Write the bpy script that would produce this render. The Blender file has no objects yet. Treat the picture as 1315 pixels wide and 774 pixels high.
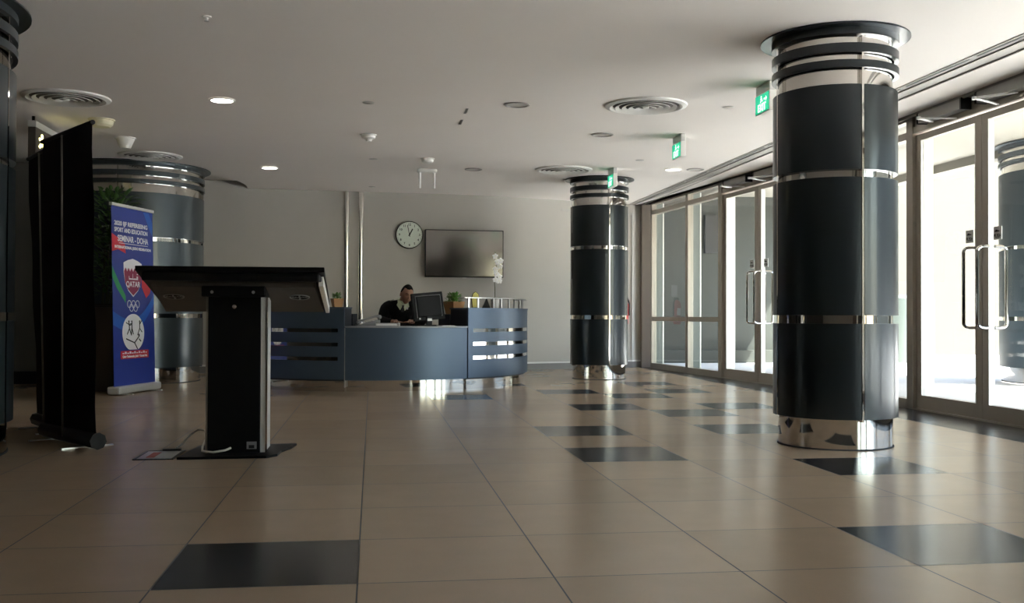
import bpy, bmesh, math, random
from math import sin, cos, pi, radians as R
from mathutils import Vector, Matrix
random.seed(7)
C = bpy.context.scene.collection
H = 0.88

# ------------------------------------------------------------------ materials
MATS = {}
def mat(name, col=(.5, .5, .5), rough=.5, metal=0., emit=None, es=0., coat=0., spec=.5, noise=0., nscale=8., bump=0., trans=0.):
    if name in MATS: return MATS[name]
    m = bpy.data.materials.new(name); m.use_nodes = True
    nt = m.node_tree; b = nt.nodes['Principled BSDF']
    b.inputs['Base Color'].default_value = (*col, 1)
    b.inputs['Roughness'].default_value = rough
    b.inputs['Metallic'].default_value = metal
    b.inputs['Coat Weight'].default_value = coat
    b.inputs['Coat Roughness'].default_value = .12
    b.inputs['Specular IOR Level'].default_value = spec
    if trans: b.inputs['Transmission Weight'].default_value = trans
    if emit: b.inputs['Emission Color'].default_value = (*emit, 1); b.inputs['Emission Strength'].default_value = es
    tc = nt.nodes.new('ShaderNodeTexCoord'); n = nt.nodes.new('ShaderNodeTexNoise')
    n.inputs['Scale'].default_value = nscale; n.inputs['Detail'].default_value = 4
    nt.links.new(tc.outputs['Object'], n.inputs['Vector'])
    if noise:
        mx = nt.nodes.new('ShaderNodeMix'); mx.data_type = 'RGBA'
        mx.inputs[6].default_value = (*[c*(1-noise) for c in col], 1); mx.inputs[7].default_value = (*[min(1, c*(1+noise)) for c in col], 1)
        nt.links.new(n.outputs['Fac'], mx.inputs[0]); nt.links.new(mx.outputs[2], b.inputs['Base Color'])
    if bump:
        bp = nt.nodes.new('ShaderNodeBump'); bp.inputs['Strength'].default_value = bump; bp.inputs['Distance'].default_value = .01
        nt.links.new(n.outputs['Fac'], bp.inputs['Height']); nt.links.new(bp.outputs['Normal'], b.inputs['Normal'])
    MATS[name] = m; return m

def glass_mat(name='window_glass', tint=(.93, .96, .95), ior=1.45):
    m = bpy.data.materials.new(name); m.use_nodes = True; nt = m.node_tree; nt.nodes.clear()
    o = nt.nodes.new('ShaderNodeOutputMaterial'); mx = nt.nodes.new('ShaderNodeMixShader')
    t = nt.nodes.new('ShaderNodeBsdfTransparent'); t.inputs[0].default_value = (*tint, 1)
    g = nt.nodes.new('ShaderNodeBsdfGlossy'); g.inputs['Roughness'].default_value = 0.02
    f = nt.nodes.new('ShaderNodeFresnel'); f.inputs['IOR'].default_value = ior
    ge = nt.nodes.new('ShaderNodeNewGeometry'); k = nt.nodes.new('ShaderNodeMath'); k.operation = 'SUBTRACT'; k.inputs[0].default_value = 1
    k2 = nt.nodes.new('ShaderNodeMath'); k2.operation = 'MULTIPLY'; nt.links.new(ge.outputs['Backfacing'], k.inputs[1])
    nt.links.new(k.outputs[0], k2.inputs[0]); nt.links.new(f.outputs[0], k2.inputs[1])
    nt.links.new(k2.outputs[0], mx.inputs[0]); nt.links.new(t.outputs[0], mx.inputs[1]); nt.links.new(g.outputs[0], mx.inputs[2])
    nt.links.new(mx.outputs[0], o.inputs[0]); return m
GLASS = glass_mat()

def floor_mat(name, c1, c2, grout, rough):
    m = bpy.data.materials.new(name); m.use_nodes = True; nt = m.node_tree; N = nt.nodes.new; L = nt.links.new
    b = nt.nodes['Principled BSDF']; tc = N('ShaderNodeTexCoord'); sp = N('ShaderNodeSeparateXYZ'); L(tc.outputs['Object'], sp.inputs[0])
    def math_(op, a, bb=None):
        n = N('ShaderNodeMath'); n.operation = op
        for k, v in enumerate((a, bb)):
            if v is None: continue
            if isinstance(v, (int, float)): n.inputs[k].default_value = v
            else: L(v, n.inputs[k])
        return n.outputs[0]
    W = .6557; fl = []; dd = []
    for ax, off in (('X', -.044), ('Y', 3.369)):
        t = math_('DIVIDE', math_('SUBTRACT', sp.outputs[ax], off), W)
        fl.append(math_('FLOOR', t)); fr = math_('FRACT', t)
        dd.append(math_('MULTIPLY', math_('MINIMUM', fr, math_('SUBTRACT', 1, fr)), W))
    g = math_('LESS_THAN', math_('MINIMUM', dd[0], dd[1]), .0028)
    cb = N('ShaderNodeCombineXYZ'); L(fl[0], cb.inputs[0]); L(fl[1], cb.inputs[1])
    wn = N('ShaderNodeTexWhiteNoise'); wn.noise_dimensions = '3D'; L(cb.outputs[0], wn.inputs['Vector'])
    no = N('ShaderNodeTexNoise'); no.inputs['Scale'].default_value = 5; no.inputs['Detail'].default_value = 6; L(tc.outputs['Object'], no.inputs['Vector'])
    f = math_('ADD', math_('MULTIPLY', wn.outputs['Value'], .45), math_('MULTIPLY', no.outputs['Fac'], .55))
    mx = N('ShaderNodeMix'); mx.data_type = 'RGBA'; mx.inputs[6].default_value = (*c1, 1); mx.inputs[7].default_value = (*c2, 1); L(f, mx.inputs[0])
    mg = N('ShaderNodeMix'); mg.data_type = 'RGBA'; L(g, mg.inputs[0]); L(mx.outputs[2], mg.inputs[6]); mg.inputs[7].default_value = (*grout, 1)
    L(mg.outputs[2], b.inputs['Base Color'])
    n2 = N('ShaderNodeTexNoise'); n2.inputs['Scale'].default_value = 1.6; n2.inputs['Detail'].default_value = 5; L(tc.outputs['Object'], n2.inputs['Vector'])
    L(math_('ADD', math_('ADD', rough-.03, math_('MULTIPLY', n2.outputs['Fac'], .06)), math_('MULTIPLY', g, .4)), b.inputs['Roughness'])
    bp = N('ShaderNodeBump'); bp.inputs['Strength'].default_value = .25; bp.inputs['Distance'].default_value = .002
    L(math_('SUBTRACT', 1, g), bp.inputs['Height']); L(bp.outputs[0], b.inputs['Normal'])
    b.inputs['Specular IOR Level'].default_value = .5
    return m

M = dict(
 wall=mat('painted_wall', (.47, .45, .41), .8, noise=.03, nscale=3, bump=.03),
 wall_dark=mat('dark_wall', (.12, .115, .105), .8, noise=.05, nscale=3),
 ceil=mat('ceiling_paint', (.82, .775, .735), .85, noise=.02, nscale=1.5),
 skirt=mat('skirting', (.20, .19, .18), .35, noise=.1),
 grey_dark=mat('dull_grey', (.018, .018, .015), .5),
 rim_grey=mat('rim_grey', (.36, .34, .32), .5),
 white=mat('white_plastic', (.78, .77, .74), .45, noise=.02),
 cream=mat('cream_plastic', (.75, .70, .50), .5, noise=.02),
 slate_light=mat('slate_panel_light', (.062, .078, .088), .30, .6, coat=.3, noise=.08, nscale=2),
 navy=mat('slate_panel', (.019, .025, .030), .30, .6, coat=.3, noise=.08, nscale=2),
 desk=mat('slate_laminate', (.075, .108, .155), .38, .5, noise=.06, nscale=2),
 desk_dark=mat('desk_inside', (.02, .022, .03), .5, noise=.1),
 chrome=mat('mirror_steel', (.66, .635, .60), .05, 1., noise=.02),
 steel_strip=mat('polished_strip', (.86, .84, .80), .12, 1., noise=.02),
 steel=mat('brushed_steel', (.55, .54, .52), .28, 1., noise=.05, nscale=20),
 alu=mat('bronze_aluminium', (.36, .325, .275), .42, .4, noise=.05),
 alu_l=mat('pale_aluminium', (.62, .62, .60), .35, .3, noise=.03),
 black=mat('black_plastic', (.010, .010, .011), .5, noise=.1, spec=.25),
 fin=mat('grey_green_fin', (.16, .185, .165), .5, noise=.03),
 tv=mat('television_glass', (.26, .245, .23), .10, 1., noise=.02),
 black_m=mat('black_metal', (.003, .003, .0035), .5, .0, noise=.1, spec=.15),
 fabric=mat('black_banner_back', (.006, .006, .007), .75, noise=.2, spec=.1),
 brown=mat('dark_brown_panel', (.045, .036, .030), .6, noise=.1),
 screen=mat('glossy_screen', (.008, .008, .009), .08, noise=.05),
 green=mat('exit_green', (.0, .32, .16), .4, emit=(.0, .45, .22), es=.35),
 exit_w=mat('exit_white', (.8, .95, .88), .4, emit=(.7, 1, .85), es=.5),
 yellow_lit=mat('yellow_lit', (.9, .85, .3), .4, emit=(1, .92, .35), es=1.5),
 lamp=mat('lamp_face', (1, .98, .95), .5, emit=(1, .96, .9), es=6),
 lamp_off=mat('lamp_glass_unlit', (.50, .48, .45), .3, noise=.05),
 dark_gap=mat('dark_recess', (.03, .03, .03), .8),
 terracotta=mat('orange_planter', (.42, .22, .09), .55, noise=.1),
 soil=mat('soil', (.03, .02, .015), .9, noise=.3, nscale=40),
 leaf=mat('leaf_green', (.10, .25, .04), .45, noise=.5, nscale=12),
 leaf_d=mat('leaf_dark', (.05, .13, .025), .5, noise=.5, nscale=12),
 petal=mat('orchid_petal', (.85, .85, .84), .5, noise=.02),
 stem=mat('stem', (.06, .07, .03), .6, noise=.2),
 yellow=mat('yellow_card', (.80, .72, .20), .5, noise=.03),
 skin=mat('skin', (.30, .15, .09), .5, noise=.12, nscale=14),
 hair=mat('black_hair', (.008, .007, .006), .9, noise=.4, nscale=60, spec=.1),
 jumper=mat('black_jumper', (.008, .008, .009), .85, noise=.3, nscale=80, spec=.2),
 shirt=mat('pale_green_shirt', (.55, .60, .42), .7, noise=.05),
 tie=mat('black_tie', (.01, .01, .012), .5),
 lips=mat('lips', (.16, .06, .045), .5),
 eye=mat('eye_dark', (.02, .015, .012), .3),
 paper=mat('paper', (.7, .7, .69), .6, noise=.02),
 grey=mat('grey_plastic', (.22, .22, .22), .45, noise=.05),
 red=mat('red_paint', (.5, .02, .02), .3, noise=.05),
 conc=mat('forecourt_paving', (.60, .58, .56), .7, noise=.05, nscale=2),
 outer=mat('outer_cream_wall', (.085, .075, .055), .8, noise=.02, nscale=2),
 outer_g=mat('outer_grey_wall', (.030, .034, .027), .7, noise=.04, nscale=2),
 outer_col=mat('outer_blue_cladding', (.03, .045, .058), .45, .0, noise=.05),
 outer_p=mat('outer_grey_green_cylinder', (.11, .13, .11), .5, noise=.04),
 canopy=mat('canopy_soffit', (.24, .225, .19), .8, noise=.02),
 b_blue=mat('banner_blue', (.022, .045, .28), .45, noise=.04),
 b_blue2=mat('banner_bright_blue', (.02, .12, .50), .45),
 b_red=mat('banner_red', (.55, .02, .04), .45),
 b_green=mat('banner_green', (.02, .30, .10), .45),
 b_maroon=mat('banner_maroon', (.26, .015, .07), .45),
 b_white=mat('banner_white', (.78, .78, .80), .45),
)
M['floor'] = floor_mat('beige_floor_tile', (.31, .232, .158), (.40, .303, .21), (.006, .005, .004), .25)
M['floor_d'] = floor_mat('black_floor_tile', (.012, .013, .016), (.022, .023, .026), (.10, .09, .08), .22)

# ------------------------------------------------------------------ mesh helpers
class MB:
    def __init__(s): s.v = []; s.f = []; s.m = []; s.sm = []
    def add(s, vs, fs, mi=0, smooth=False, mx=None):
        o = len(s.v)
        s.v += [tuple(mx @ Vector(v)) if mx else tuple(v) for v in vs]
        for f in fs: s.f.append([i+o for i in f]); s.m.append(mi); s.sm.append(smooth)
        return s
    def box(s, x0, x1, y0, y1, z0, z1, mi=0, mx=None, c=0.):
        x0, x1 = sorted((x0, x1)); y0, y1 = sorted((y0, y1)); z0, z1 = sorted((z0, z1))
        bm = bmesh.new(); bmesh.ops.create_cube(bm, size=1)
        for v in bm.verts: v.co = ((v.co.x+.5)*(x1-x0)+x0, (v.co.y+.5)*(y1-y0)+y0, (v.co.z+.5)*(z1-z0)+z0)
        if c: bmesh.ops.bevel(bm, geom=bm.edges[:], offset=c, segments=2, affect='EDGES', profile=.5)
        return s.bm(bm, mi, mx)
    def bm(s, bm, mi=0, mx=None, smooth=False):
        bm.verts.ensure_lookup_table()
        for i, v in enumerate(bm.verts): v.index = i
        s.add([v.co[:] for v in bm.verts], [[v.index for v in f.verts] for f in bm.faces], mi, smooth, mx); bm.free(); return s
    def lathe(s, prof, n=48, mi=0, mx=None, a0=0., a1=2*pi, smooth=True, cap=True):
        full = abs(a1-a0-2*pi) < 1e-6; vs = []; fs = []; k = len(prof); cols = n if full else n+1
        for i in range(cols):
            a = a0+(a1-a0)*i/n
            for r, z in prof: vs.append((r*sin(a), -r*cos(a), z))
        for i in range(n):
            j = (i+1) % cols
            for q in range(k-1): fs.append((i*k+q, j*k+q, j*k+q+1, i*k+q+1))
        s.add(vs, fs, mi, smooth, mx)
        if cap and not full and k > 2:
            s.add([vs[q] for q in range(k)], [list(range(k))], mi, False, mx)
            s.add([vs[n*k+q] for q in range(k)], [list(range(k))[::-1]], mi, False, mx)
        return s
    def ring(s, r0, r1, z0, z1, n=48, mi=0, mx=None, a0=0., a1=2*pi):
        # flat sharp-edged annular block; r0<r1
        full = abs(a1-a0-2*pi) < 1e-6
        for pr in ([(r1, z0), (r1, z1)], [(r1, z1), (r0, z1)], [(r0, z1), (r0, z0)], [(r0, z0), (r1, z0)]):
            s.lathe(pr, n, mi, mx, a0, a1, smooth=True)
        if not full:
            for a in (a0, a1):
                q = [(r*sin(a), -r*cos(a), z) for r, z in ((r0, z0), (r1, z0), (r1, z1), (r0, z1))]
                s.add(q, [(0, 1, 2, 3)], mi, False, mx)
        return s
    def cyl(s, p, q, r, n=16, mi=0, r2=None, caps=True):
        p = Vector(p); q = Vector(q); r2 = r if r2 is None else r2
        z = (q-p).normalized(); x = z.orthogonal().normalized(); y = z.cross(x)
        vs = []
        for c, rr in ((p, r), (q, r2)):
            for i in range(n): a = 2*pi*i/n; vs.append(tuple(c+x*rr*cos(a)+y*rr*sin(a)))
        s.add(vs, [(i, (i+1) % n, n+(i+1) % n, n+i) for i in range(n)], mi, True)
        if caps: s.add(vs, [list(range(n))[::-1], list(range(n, 2*n))], mi)
        return s
    def tube(s, pts, r, n=10, mi=0):
        pts = [Vector(p) for p in pts]; vs = []; px = None
        for i, p in enumerate(pts):
            t = (pts[min(i+1, len(pts)-1)]-pts[max(i-1, 0)]).normalized()
            x = t.orthogonal().normalized() if px is None else (px-t*px.dot(t)).normalized()
            px = x; y = t.cross(x); rr = r[i] if isinstance(r, (list, tuple)) else r
            for k in range(n): a = 2*pi*k/n; vs.append(tuple(p+x*rr*cos(a)+y*rr*sin(a)))
        fs = [(i*n+k, i*n+(k+1) % n, (i+1)*n+(k+1) % n, (i+1)*n+k) for i in range(len(pts)-1) for k in range(n)]
        fs2 = [list(range(n))[::-1], [(len(pts)-1)*n+k for k in range(n)]]
        s.add(vs, fs, mi, True); s.add(vs, fs2, mi); return s
    def poly(s, pts, t, mi=0, mx=None):
        # extruded polygon: pts in (x,z), thickness along -y by t
        n = len(pts); vs = [(x, 0, z) for x, z in pts]+[(x, -t, z) for x, z in pts]
        s.add(vs, [list(range(n)), [n+i for i in range(n)][::-1]]+[(i, n+i, n+(i+1) % n, (i+1) % n) for i in range(n)], mi, False, mx); return s
    def ell(s, c, r, n=16, mi=0, mx=None):
        bm = bmesh.new(); bmesh.ops.create_uvsphere(bm, u_segments=n, v_segments=n//2+2, radius=1)
        for v in bm.verts: v.co = (v.co.x*r[0]+c[0], v.co.y*r[1]+c[1], v.co.z*r[2]+c[2])
        return s.bm(bm, mi, mx, True)
    def build(s, name, mats, parent=None, loc=None, bevel=0., fix=True):
        me = bpy.data.meshes.new(name); me.from_pydata(s.v, [], s.f)
        if not isinstance(mats, (list, tuple)): mats = [mats]
        for m in mats: me.materials.append(M[m] if isinstance(m, str) else m)
        me.polygons.foreach_set('material_index', s.m); me.polygons.foreach_set('use_smooth', s.sm)
        me.update()
        bm = bmesh.new(); bm.from_mesh(me)
        bmesh.ops.remove_doubles(bm, verts=bm.verts, dist=1e-5)
        if fix: bmesh.ops.recalc_face_normals(bm, faces=bm.faces)
        for e in bm.edges:
            if len(e.link_faces) == 2 and e.calc_face_angle(0) > R(35): e.smooth = False
        bm.to_mesh(me); bm.free()
        o = bpy.data.objects.new(name, me); C.objects.link(o)
        if parent: o.parent = parent
        if loc: o.location = loc
        if bevel:
            b = o.modifiers.new('bevel', 'BEVEL'); b.width = bevel; b.segments = 2; b.limit_method = 'ANGLE'
        return o

def thing(name, label, cat, loc=(0, 0, 0), rz=0., group=None, rot=None):
    o = bpy.data.objects.new(name, None); C.objects.link(o); o.empty_display_size = .1
    o.location = loc; o.rotation_euler = rot or (0, 0, rz); o['label'] = label; o['category'] = cat
    if group: o['group'] = group
    return o
def tag(o, label, cat, group=None):
    o['label'] = label; o['category'] = cat
    if group: o['group'] = group
    return o
def struct(o): o['kind'] = 'structure'; return o
def T(x, y, z): return Matrix.Translation((x, y, z))
def text_mb(mb, body, size, x, z, y=0., mi=0, align='CENTER', ext=.001, width=None, mx=None, bold=.0):
    cu = bpy.data.curves.new('t', 'FONT'); cu.body = body; cu.size = size; cu.align_x = align; cu.align_y = 'CENTER'; cu.extrude = ext; cu.offset = bold
    ob = bpy.data.objects.new('t', cu); C.objects.link(ob)
    dg = bpy.context.evaluated_depsgraph_get(); me = bpy.data.meshes.new_from_object(ob.evaluated_get(dg))
    vs = [v.co.copy() for v in me.vertices]
    if vs:
        sx = 1.
        if width:
            w = max(v.x for v in vs)-min(v.x for v in vs); sx = width/w
        mb.add([(v.x*sx+x, y-v.z, v.y+z) for v in vs], [list(p.vertices) for p in me.polygons], mi, False, mx)
    bpy.data.objects.remove(ob); bpy.data.curves.remove(cu); bpy.data.meshes.remove(me)
def copy_tree(o, parent=None):
    c = o.copy(); C.objects.link(c)
    if parent is not None: c.parent = parent
    for ch in list(o.children): copy_tree(ch, c)
    return c

# ------------------------------------------------------------------ room shell
W = .6557; X0 = -.044; Y0 = 3.369
dark = {(-1, 0), (3, 0), (4, 3), (2, 4), (2, 6), (4, 6), (3, 9), (4, 8), (3, 12), (4, 11), (5, 12), (5, 14), (5, 9), (1, 11), (2, 14)}
mb = MB(); i0, i1, j0, j1 = -14, 8, -12, 22
xs = [X0+W*i for i in range(i0, i1)]+[5.26]; ys = [Y0+W*j for j in range(j0, j1+1)]
for y in ys:
    for x in xs: mb.v.append((x, y, 0))
n = len(xs)
for j in range(len(ys)-1):
    for i in range(n-1):
        mb.f.append([j*n+i, j*n+i+1, (j+1)*n+i+1, (j+1)*n+i]); mb.sm.append(False)
        mb.m.append(1 if ((i+i0, j+j0) in dark or i+i0 >= 7) else 0)
fl = mb.build('floor', ['floor', 'floor_d']); struct(fl)

CZ = 2.8
# ceiling with a circular recess near the left rear
bm = bmesh.new()
def loop(pts):
    vs = [bm.verts.new(p) for p in pts]
    return [bm.edges.new((vs[i], vs[(i+1) % len(vs)])) for i in range(len(vs))]
rc, rr = (-4.2, 15.45), 2.33
circ = [(rc[0]+rr*cos(2*pi*i/72), rc[1]+rr*sin(2*pi*i/72), CZ) for i in range(72)]
ed = loop([(-9.2, -4.5, CZ), (4.35, -4.5, CZ), (4.35, 18.2, CZ), (-9.2, 18.2, CZ)])+loop(circ)
bmesh.ops.triangle_fill(bm, use_beauty=True, use_dissolve=False, edges=ed)
mb = MB(); mb.bm(bm)
mb.lathe([(rr, CZ), (rr, CZ+.11), (0, CZ+.11)], 72, 0, T(rc[0], rc[1], 0))
mb.box(4.62, 5.08, -4.5, 12.2, CZ, CZ+.05)
mb.add([(4.62, 12.2, CZ), (5.08, 12.2, CZ), (4.62, 18.2, CZ), (4.45, 18.2, CZ), (4.62, 12.2, CZ+.05), (5.08, 12.2, CZ+.05), (4.62, 18.2, CZ+.05), (4.45, 18.2, CZ+.05)], [(0, 1, 2, 3)[::-1], (4, 5, 6, 7), (0, 1, 5, 4), (1, 2, 6, 5)])
mb.box(-9.2, 5.4, -4.5, 18.2, CZ+.12, CZ+.2)
struct(mb.build('ceiling', 'ceil', fix=False))
# slot diffuser channel in ceiling
mb = MB(); mb.box(4.35, 4.62, -4.5, 18, CZ+.006, CZ+.06); mb.box(4.35, 4.362, -4.5, 18, CZ-.006, CZ+.03); mb.box(4.608, 4.62, -4.5, 18, CZ-.006, CZ+.03)
mb.box(4.46, 4.48, -4.5, 18, CZ-.004, CZ+.03)
yy = -4.
while yy < 14.5:
    mb.box(4.368, 4.385, yy, yy+.9, CZ+.003, CZ+.01, 1); mb.box(4.40, 4.417, yy, yy+.9, CZ+.003, CZ+.01, 1); yy += 1.0
struct(mb.build('trim_1', [mat('slot_grey', (.42, .40, .375), .5, .1), mat('slot_shadow', (.12, .115, .11), .6)]))

# curved back wall
bw = [(-9.2, 15.3), (-6, 15.5), (-2.5, 15.72), (-1.2, 15.82), (-.35, 15.89), (.6, 15.97), (1.4, 16.06), (2.1, 16.2), (2.83, 16.43), (3.6, 16.68), (4.2, 16.9), (4.72, 17.12)]
def catmull(P, per=8):
    out = []; Q = [P[0]]+P+[P[-1]]
    for i in range(1, len(Q)-2):
        p0, p1, p2, p3 = Q[i-1:i+3]
        for k in range(per):
            t = k/per
            out.append(tuple(.5*(2*p1[c]+(p2[c]-p0[c])*t+(2*p0[c]-5*p1[c]+4*p2[c]-p3[c])*t*t+(3*p1[c]-p0[c]-3*p2[c]+p3[c])*t**3) for c in (0, 1)))
    return out+[P[-1]]
bw = catmull(bw)
def wally(x):
    for (a, b), (c, d) in zip(bw, bw[1:]):
        if a <= x <= c: return b+(d-b)*(x-a)/(c-a)
def strip(pts, z0, z1, t, mb, mi=0):
    for (a, b), (c, d) in zip(pts, pts[1:]):
        v = [(a, b, z0), (c, d, z0), (c, d, z1), (a, b, z1), (a, b+t, z0), (c, d+t, z0), (c, d+t, z1), (a, b+t, z1)]
        mb.add(v, [(0, 1, 2, 3), (5, 4, 7, 6), (3, 2, 6, 7), (1, 0, 4, 5)], mi, True)
mb = MB(); strip(bw, 0, 3., .15, mb); struct(mb.build('wall_back', 'wall', fix=False))
mb = MB(); strip([(x, y-.015) for x, y in bw if x <= 4.72], 0, .10, .014, mb); struct(mb.build('baseboard_back', 'skirt', fix=False))
mb = MB(); strip([(x, y-.008) for x, y in bw], .10, .125, .007, mb); struct(mb.build('trim_2', 'white', fix=False))
# framed panel at right end of back wall
mb = MB()
def wbox(x0, x1, z0, z1, out, mi=0):
    y0 = wally(x0); y1 = wally(x1)
    v = [(x0, y0-out, z0), (x1, y1-out, z0), (x1, y1-out, z1), (x0, y0-out, z1), (x0, y0-.001, z0), (x1, y1-.001, z0), (x1, y1-.001, z1), (x0, y0-.001, z1)]
    mb.add(v, [(0, 1, 2, 3), (5, 4, 7, 6), (3, 2, 6, 7), (1, 0, 4, 5), (0, 3, 7, 4), (1, 2, 6, 5)], mi)
wbox(4.42, 4.47, .13, 2.66, .02); wbox(3.1, 4.47, 2.62, 2.66, .02); wbox(3.1, 4.47, .125, .16, .02)
struct(mb.build('trim_3', mat('trim_grey', (.45, .44, .41), .5)))
# left, dark rear-left walls and wall behind the camera
mb = MB(); mb.box(-9.3, -9.15, -4.5, 15.4, 0, 3.); struct(mb.build('wall_left', 'wall_dark'))
mb = MB(); mb.box(-9.15, -3.98, 13.45, 13.6, 0, 2.79); struct(mb.build('wall_rear_left', 'wall_dark'))
mb = MB(); mb.box(-9.15, -4.0, 13.43, 13.448, 0, .16); struct(mb.build('baseboard_rear_left', 'black'))
mb = MB(); mb.box(-9.15, 5.3, -4.6, -4.45, 0, 3.); struct(mb.build('wall_front', 'wall'))

# ------------------------------------------------------------------ glazed facade (two straight runs)
def frame_mx(p, q):
    # local x along run, local y = outward (+), z up
    p = Vector((*p, 0)); q = Vector((*q, 0)); a = math.atan2(q.y-p.y, q.x-p.x)
    return Matrix.Translation(p) @ Matrix.Rotation(a, 4, 'Z'), (q-p).length
# run 1 goes from near (Y=-4.4) to far (Y=11.9); local y must point outward (+X): going +Y, left normal is -X, so outward = -y
MX1, L1 = frame_mx((5.18, -4.4), (5.18, 11.9)); MX2, L2 = frame_mx((5.18, 11.9), (4.72, 16.95))
GT, DT = 2.56, 2.62
def window(num, mx, s0, s1, z_mid=None, z_top=2.6, lower_only=False, upper=True, fins=(True, True)):
    mb = MB(); D = -.15
    mb.box(s0, s1, -.04, .05, 0, .09, 0, mx); mb.box(s0, s1, -.04, .05, z_top, z_top+.07, 0, mx)
    if upper: mb.box(s0, s1, -.04, .05, 2.77, 2.8, 0, mx)
    for s in (s0, s1-.05): mb.box(s, s+.05, -.04, .05, .0, 2.8, 0, mx)
    for s in (s1-.05,): mb.box(s, s+.03, D, -.04, .0, 2.8, 1, mx); mb.box(s-.006, s+.036, D-.02, D, .0, 2.8, 2, mx)   # deep outside fin
    if z_mid: mb.box(s0, s1, -.035, .04, z_mid-.035, z_mid+.035, 0, mx)
    o = struct(mb.build('window_%d' % num, ['alu', 'fin', 'alu_l']))
    g = MB(); g.box(s0+.05, s1-.05, -.006, .006, .09, z_top, 0, mx)
    if upper: g.box(s0+.05, s1-.05, -.006, .006, z_top+.07, 2.77, 0, mx)
    gp = g.build('glass_pane', GLASS, o)
    return o
def door(num, mx, s0, s1, sm, labels=True):
    # double door from s0 (near) to s1 (far), meeting at sm
    mb = MB()
    mb.box(s0-.02, s0+.06, -.06, .06, 0, 2.8, 0, mx); mb.box(s1-.06, s1+.02, -.06, .06, 0, 2.8, 0, mx)
    mb.box(s0+.06, s1-.06, -.05, .05, DT+.02, 2.70, 0, mx)
    mb.box(s1-.05, s1, -.16, -.06, 0, 2.8, 1, mx); mb.box(s0-.02, s1+.02, -.10, .06, 0.0005, .014, 0, mx)
    mb.box(s0+.06, s1-.06, -.03, .03, 2.70, 2.8, 0, mx)
    o = struct(mb.build('door_%d' % num, ['alu', 'alu_l', 'fin']))
    for side, (a, b) in enumerate(((s0+.065, sm-.004), (sm+.004, s1-.065))):
        l = MB(); w = .085
        l.box(a, b, -.025, .025, .015, .14, 0, mx); l.box(a, b, -.025, .025, GT, DT, 0, mx)
        l.box(a, a+w, -.025, .025, .14, GT, 0, mx); l.box(b-w, b, -.025, .025, .14, GT, 0, mx)
        l.box(a+w if side == 0 else a+w, a+w+.008, -.028, .028, .14, GT, 1, mx); l.box(b-w-.008, b-w, -.028, .028, .14, GT, 1, mx)
        lf = l.build('door_leaf', ['alu', 'alu_l'], o)
        g = MB(); g.box(a+w+.008, b-w-.008, -.006, .006, .14, GT, 0, mx); g.build('glass_pane', GLASS, lf)
        # D shaped pull handle near the meeting edge
        hs = (sm-.10) if side == 0 else (sm+.10); ho = (sm-.06-.12) if side == 0 else (sm+.06+.12)
        h = MB(); pts = []
        zc0, zc1 = .79, 1.48
        for k in range(7):
            a_ = pi/2*k/6; pts.append((0, .09-.04+.04*sin(a_), zc0+.04-.04*cos(a_)))
        P = [(hs, .03, zc0), (hs, .06, zc0)]+[(hs, .06+.04*sin(pi/2*k/5), zc0+.04-.04*cos(pi/2*k/5)) for k in range(1, 6)]
        P += [(hs, .06+.04*cos(pi/2*k/5), zc1-.04+.04*sin(pi/2*k/5)) for k in range(0, 6)]+[(hs, .03, zc1)]
        # handle loop lies swung sideways over the glass
        sg = -1 if side == 0 else 1
        P = [(hs, .028+(p[1]-.03)*1.5, p[2]) for p in P]
        h.tube([tuple(mx @ Vector(p)) for p in P], .014, 10); h.build('handle', 'chrome', lf)
        h = MB(); h.tube([tuple(mx @ Vector((p[0], -p[1], p[2]))) for p in P], .014, 10); h.build('handle', 'chrome', lf)
        # push plate
        t = MB(); t_s = hs+sg*.10
        t.box(t_s-.055, t_s+.055, .008, .014, 1.53, 1.64, 0, mx)
        rot = mx @ Matrix.Translation((t_s, .015, 0)) @ Matrix.Rotation(pi, 4, 'Z')
        text_mb(t, 'PUSH', .045, 0, 1.56, 0, 1, mx=rot, ext=.0005, bold=.001)
        # Arabic word above, drawn as strokes
        for q in ((-.03, 0, .004), (-.012, .006, .012), (.006, 0, .005), (.022, 0, .004)):
            t.box(q[0]-q[2], q[0]+q[2], -.001, .0, 1.598, 1.608+q[1], 1, rot)
        t.box(-.036, .030, -.001, 0, 1.595, 1.600, 1, rot)
        t.build('push_plate', [mat('plate_grey', (.50, .50, .48), .4, .2), 'black'], lf)['label'] = 'grey plate reading PUSH'
    for sgn in (-1, 1):
        c = MB(); a = sm+sgn*.12; b = sm+sgn*.80
        c.box(min(a, b), max(a, b), .06, .15, 2.685, 2.775, 0, mx); c.box(min(a, b)-.02, min(a, b), .055, .155, 2.68, 2.78, 1, mx); c.box(max(a, b), max(a, b)+.02, .055, .155, 2.68, 2.78, 1, mx)
        cl = c.build('door_closer', [mat('operator_grey', (.26, .25, .235), .4, .3), 'black'], o)
        p1 = mx @ Vector((sm+sgn*.62, .11, 2.67)); p2 = mx @ Vector((sm+sgn*.42, .36, 2.655)); p3 = mx @ Vector((sm+sgn*.30, .07, 2.64))
        c = MB(); c.tube([p1, p2], .011, 8); c.tube([p2, p3], .009, 8); c.cyl(p2-Vector((0, 0, .012)), p2+Vector((0, 0, .012)), .018); c.build('closer_arm', 'alu_l', cl)
    return o
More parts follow.
